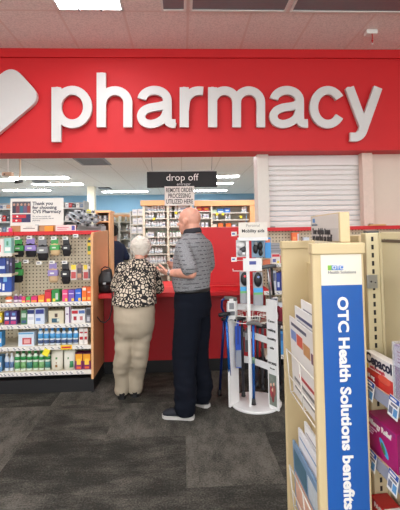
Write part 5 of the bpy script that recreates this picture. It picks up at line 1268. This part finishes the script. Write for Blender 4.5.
be = MB().loft([(m(.008, 0, 1.036), ML*.180, MF*.149), (m(.008, 0, 1.040), ML*.184, MF*.152), (m(.008, 0, 1.062), ML*.184, MF*.152), (m(.008, 0, 1.066), ML*.178, MF*.146)]); child('belt', be.mesh('belt'), M((20, 18, 18), .4), man)
# watch on the left wrist
wd = (LWR-LELB).normalized(); wa = wd.cross(Z).normalized(); wb_ = wd.cross(wa); wc = LWR-wd*.012
w_ = MB(); w_.loft([(wc-wd*.009, wa*.032, wb_*.029), (wc-wd*.009, wa*.034, wb_*.031), (wc+wd*.009, wa*.034, wb_*.031), (wc+wd*.009, wa*.032, wb_*.029)]); w_.ellip(wc-ML*-.030, (wd*.014, Z*.016, ML*.006))
child('wristwatch', w_.mesh('wristwatch'), M((196, 198, 200), .25, .8), man)
def shoe(par, ankle, d, L_=.272, up=(24, 27, 36), sole=(188, 186, 182), w=.048):
    d = Vector(d); d.z = 0; d.normalize(); s = Vector((-d.y, d.x, 0)); h0 = Vector((ankle.x, ankle.y, 0))-d*.075
    q = lambda f, z, hw, hz: (h0+d*f+Z*z, s*hw, Z*hz)
    u_ = MB(); secs = [(.004, .045, .022, .020), (.02, .055, .036, .038), (.07, .062, .040, .048), (.12, .056, .043, .040), (.17, .046, .047, .032), (.22, .040, .049, .026), (.245, .036, .044, .022), (L_-.008, .030, .026, .014)]
    u_.loft([q(f, z, hw*w/.048, hz) for f, z, hw, hz in secs], n=24)
    u_.limb([h0+d*.055+Z*.08, h0+d*.06+Z*.11], [.040, .042])
    for v in u_.bm.verts: v.co.z = max(v.co.z, .018)
    sh_ = child('shoe', u_.mesh('shoe'), M(up, .8, var=.15, scale=60), par)
    so = MB(); pr_ = [(-.004, .022), (.02, .040), (.07, .042), (.12, .042), (.17, .049), (.215, .053), (.242, .048), (.262, .034), (L_, .012)]
    pts = [h0+d*f+s*hw*w/.048 for f, hw in pr_]+[h0+d*f-s*hw*w/.048 for f, hw in pr_[::-1]]
    so.prism([tuple(p+Z*.001) for p in pts], (0, 0, .026), M(sole, .5)); sm_ = so.mesh('sole'); sm_.transform(Matrix.Translation(-par.location)); o = link('shoe_sole', sm_, sh_)
    o['label'] = 'pale shoe sole'
    return sh_
fd = math.radians(76); shoe(man, LA_-MF*.0, (-math.sin(fd), math.cos(fd), 0))
fd = math.radians(52); shoe(man, RA_, (-math.sin(fd), math.cos(fd), 0))

# ---------------- the elderly woman
woman = empty('person', 'short white-haired woman in black and cream patterned blouse and beige trousers, leaning on the counter', 'person', (PX(128, 3.68), 3.70, 0))
wm = lambda px, py, Y: P(px, py, Y)
s0 = lambda Y: Y/F
SK2 = skin_mat((214, 160, 138))
XW = Vector((1, 0, 0)); YW_ = Vector((0, 1, 0))
hd_c = wm(141.6, 247.8, 3.93); WFh = Vector((.18, .96, -.22)).normalized(); WLh = Z.cross(WFh).normalized()
b = MB(); head(b, hd_c, WFh, WLh, .96)
b.limb([wm(138.5, 264, 3.86), wm(140, 256, 3.90)], [.055, .052])
b.loft([(wm(134.5, 318, 3.72), XW*.13, YW_*.09), (wm(135, 300, 3.74), XW*.15, YW_*.12), (wm(136, 280, 3.80), XW*.16, YW_*.11), (wm(137, 266, 3.85), XW*.13, YW_*.08), (wm(138, 261, 3.87), XW*.06, YW_*.05)])
WLE, WRE = wm(115.5, 287.5, 3.90), wm(158.5, 288.5, 3.90)
WLW, WRW = Vector((WLE.x+.07, 4.13+.02, ZCT+.045)), Vector((WRE.x-.07, 4.13+.03, ZCT+.045))
for sh0, E, Wr, sgn in ((wm(121, 268.5, 3.85), WLE, WLW, 1), (wm(153, 270, 3.85), WRE, WRW, -1)):
    b.limb([sh0, E], [.050, .040]); b.limb([E, Wr], [.040, .026])
    hand(b, Wr, Vector((.35*sgn, .9, -.03)), Vector((0, 0, -1)), 1 if sgn > 0 else -1, .18, .9)
FL, FR = wm(121, 390, 3.80), wm(134.5, 389, 3.84)
for hpx, ft in ((126, FL), (143, FR)): b.limb([wm(hpx, 318, 3.72), wm(123.6 if ft is FL else 140, 352, 3.71), Vector((ft.x, ft.y, .07))], [.065, .032, .030])
child('body', remesh(b, .0055, 5), SK2, woman)
eyes(hd_c, WFh, WLh, .93, woman)
# soft white hair
hb2 = MB(); rr_ = random.Random(9)
hb2.ellip(hd_c-WFh*.018+Z*.016, (WFh*.104, WLh*.099, Z*.098), n=28); hb2.ellip(hd_c-WFh*.045-Z*.035, (WFh*.062, WLh*.084, Z*.062))
for k in range(60):
    th, ph_ = rr_.uniform(0, 2*PI), rr_.uniform(-.5, 1.4)
    dv_ = (-WFh*math.cos(th)*math.cos(ph_)+WLh*math.sin(th)*math.cos(ph_)+Z*math.sin(ph_))
    if dv_.dot(WFh) > .55: continue
    hb2.ellip(hd_c-WFh*.018+Z*.012+dv_*.082, (dv_*.020, dv_.cross(Z).normalized()*.026, Z*.020))
def hf(co): return .005*noise.noise(co*45)+.0025*noise.noise(co*120)
child('hair', remesh(hb2, .005, 3, hf), M((226, 218, 204), .85, var=.18, scale=60, bump=.8), woman)['label'] = 'fluffy short white hair'
# blouse
bm_, nt, bb = nodes_mat('patterned_blouse')
tc = nt.nodes.new('ShaderNodeTexCoord')
v1 = nt.nodes.new('ShaderNodeTexVoronoi'); v1.feature = 'DISTANCE_TO_EDGE'; v1.inputs['Scale'].default_value = 27; nt.links.new(tc.outputs['Object'], v1.inputs['Vector'])
v2 = nt.nodes.new('ShaderNodeTexVoronoi'); v2.inputs['Scale'].default_value = 27; nt.links.new(tc.outputs['Object'], v2.inputs['Vector'])
edge = mathn(nt, 'GREATER_THAN', v1.outputs['Distance'], .125); core = mathn(nt, 'GREATER_THAN', v2.outputs['Distance'], .25)
nt.links.new(ramp(nt, mathn(nt, 'MULTIPLY', edge, core), [(0, (22, 19, 20)), (.5, (205, 192, 172))], True), bb.inputs['Base Color']); bb.inputs['Roughness'].default_value = .85
o_ = MB(); k_ = s0(3.8)
o_.loft([(wm(134.3, 304.5, 3.72), XW*21.5*k_, YW_*.165), (wm(134.5, 301, 3.72), XW*21.8*k_, YW_*.165), (wm(135.2, 294, 3.75), XW*20.5*k_, YW_*.165), (wm(136, 283, 3.79), XW*19.5*k_, YW_*.150), (wm(136.6, 273, 3.83), XW*19.2*k_, YW_*.135),
         (wm(137.2, 267, 3.855), XW*17*k_, YW_*.110), (wm(138, 262.5, 3.87), XW*12*k_, YW_*.085), (wm(138.8, 258.5, 3.885), XW*6.2*k_, YW_*.065)])
for sh0, E, Wr in ((wm(122, 268.5, 3.85), WLE, WLW), (wm(152.5, 270, 3.85), WRE, WRW)):
    o_.limb([sh0, sh0.lerp(E, .4)+(E-sh0).cross(YW_).normalized()*.0, E], [.062, .060, .054], n=18); o_.limb([E, E.lerp(Wr, .7)], [.054, .046], n=18)
child('blouse', remesh(o_, .008, 5, fold(.008, 8, 4, 5)), bm_, woman)
ck = MB().loft([(wm(139, 260, 3.89), XW*.064, YW_*.060), (wm(139.3, 257, 3.90), XW*.060, YW_*.058), (wm(139.6, 255.5, 3.905), XW*.052, YW_*.05)]); child('blouse_collar', ck.mesh('c'), bm_, woman)
# trousers
p_ = MB(); k2 = s0(3.70)
p_.loft([(wm(134.5, 304, 3.72), XW*20*k2, YW_*.145), (wm(134.5, 311, 3.71), XW*20.3*k2, YW_*.165), (wm(134.3, 320, 3.70), XW*20.3*k2, YW_*.17), (wm(134, 329, 3.70), XW*19.5*k2, YW_*.15), (wm(133, 336, 3.70), XW*17*k2, YW_*.12)])
p_.limb([wm(125, 322, 3.70), wm(124.3, 338, 3.695), wm(123.3, 356, 3.69), wm(122.2, 374, 3.78), wm(121.9, 389, 3.81)], [.105, .096, .080, .073, .068], n=20)
p_.limb([wm(143.3, 322, 3.70), wm(141.6, 338, 3.705), wm(139.3, 356, 3.71), wm(136.8, 374, 3.80), wm(135.6, 388.5, 3.84)], [.105, .096, .080, .073, .066], n=20)
def wf(co):
    a_ = .009+.007*max(0, 1-abs(co.z-.35)/.35)
    return a_*(noise.noise(Vector((co.x*6, co.y*6, co.z*5)))+.8*noise.noise(Vector((co.x*8+co.z*6, co.y*8, co.z*17))))
tr_ = remesh(p_, .008, 5, wf)
for v in tr_.vertices:
    if v.co.z < .022: v.co.z = .022
child('trousers', tr_, M((170, 157, 136), .85, var=.08, scale=12, bump=.1), woman)
for xx, yy, dxx in ((120.8, 3.815, -.10), (134.6, 3.85, .10)):
    shoe(woman, Vector((PX(xx, yy), yy, .07)), (dxx, 1, 0), .25, (24, 22, 24), (18, 18, 20), .044)

# ---------------- the worker in navy behind the wooden panel
YPH = 6.95
pb_ = Vector((PX(113.6, YPH), YPH, 0))
ph = empty('person', 'dark-haired person in navy top standing in the pharmacy behind the wooden panel', 'person', pb_)
aa = math.radians(35); PF = Vector((-math.sin(aa), math.cos(aa), 0)); PL = Vector((-math.cos(aa), -math.sin(aa), 0))
n_ = lambda f, l, u: pb_+PF*f+PL*l+Z*u
hz_ = P(113.5, 231, YPH).z; hcx = Vector((PX(112.8, YPH), YPH, hz_))
b = MB(); head(b, hcx, PF, PL, .95)
b.limb([n_(-.01, 0, hz_-.20), n_(0, 0, hz_-.08)], [.06, .055]); b.loft([(n_(0, 0, .9), PL*.14, PF*.1), (n_(0, 0, 1.2), PL*.14, PF*.1), (n_(0, 0, hz_-.26), PL*.15, PF*.09), (n_(0, 0, hz_-.18), PL*.07, PF*.05)])
els = []
for s in (1, -1):
    E = n_(-.05, s*.23, 1.12); Wr = n_(.18, s*.15, 1.12); els.append((s, E, Wr)); b.limb([n_(0, s*.15, hz_-.28), E], [.05, .042]); b.limb([E, Wr], [.042, .027]); hand(b, Wr, PF*.9-PL*s*.2, Vector((0, 0, -1)), s, .3)
    b.limb([n_(0, s*.09, .95), n_(0, s*.1, .5), n_(0, s*.1, .08)], [.09, .055, .04])
child('body', remesh(b, .008, 4), skin_mat((170, 120, 95)), ph)
hr = MB(); hr.ellip(hcx-PF*.016+Z*.022, (PF*.103, PL*.086, Z*.092), n=20); hr.ellip(hcx-PF*.045-Z*.03, (PF*.055, PL*.078, Z*.06))
child('hair', remesh(hr, .007, 3, hf), M((22, 18, 18), .7, bump=.3), ph)['label'] = 'short black hair'
o_ = MB(); o_.loft([(n_(0, 0, .84), PL*.185, PF*.14), (n_(0, 0, 1.1), PL*.18, PF*.135), (n_(0, 0, hz_-.34), PL*.195, PF*.13), (n_(0, 0, hz_-.24), PL*.17, PF*.11), (n_(0, 0, hz_-.18), PL*.09, PF*.07)])
for s, E, Wr in els: o_.limb([n_(0, s*.15, hz_-.28), E], [.062, .056]); o_.limb([E, E.lerp(Wr, .85)], [.056, .045])
child('navy_top', remesh(o_, .01, 5, fold(.006, 8, 4, 8)), M((28, 38, 66), .85), ph)
o_ = MB(); o_.loft([(n_(0, 0, .90), PL*.17, PF*.13), (n_(0, 0, .75), PL*.18, PF*.14)])
for s in (1, -1): o_.limb([n_(0, s*.09, .86), n_(0, s*.1, .5), n_(0, s*.1, .10)], [.10, .08, .07])
child('trousers', remesh(o_, .01, 5), M((30, 30, 34), .85), ph)
for s in (1, -1): shoe(ph, n_(0, s*.1, .08), PF, .27, (25, 25, 28), (20, 20, 22))

# ------------------------------------------------------------------ render look
w = bpy.data.worlds.new('store_fill_light'); scene.world = w; w.use_nodes = True  # added fill light, entering where the shop is left open behind the camera
w.node_tree.nodes['Background'].inputs['Color'].default_value = (.97, .985, 1, 1); w.node_tree.nodes['Background'].inputs['Strength'].default_value = 2.2
vs = scene.view_settings; vs.view_transform = 'Standard'; vs.look = 'None'; vs.gamma = 1; vs.use_curve_mapping = False; vs.exposure = .55
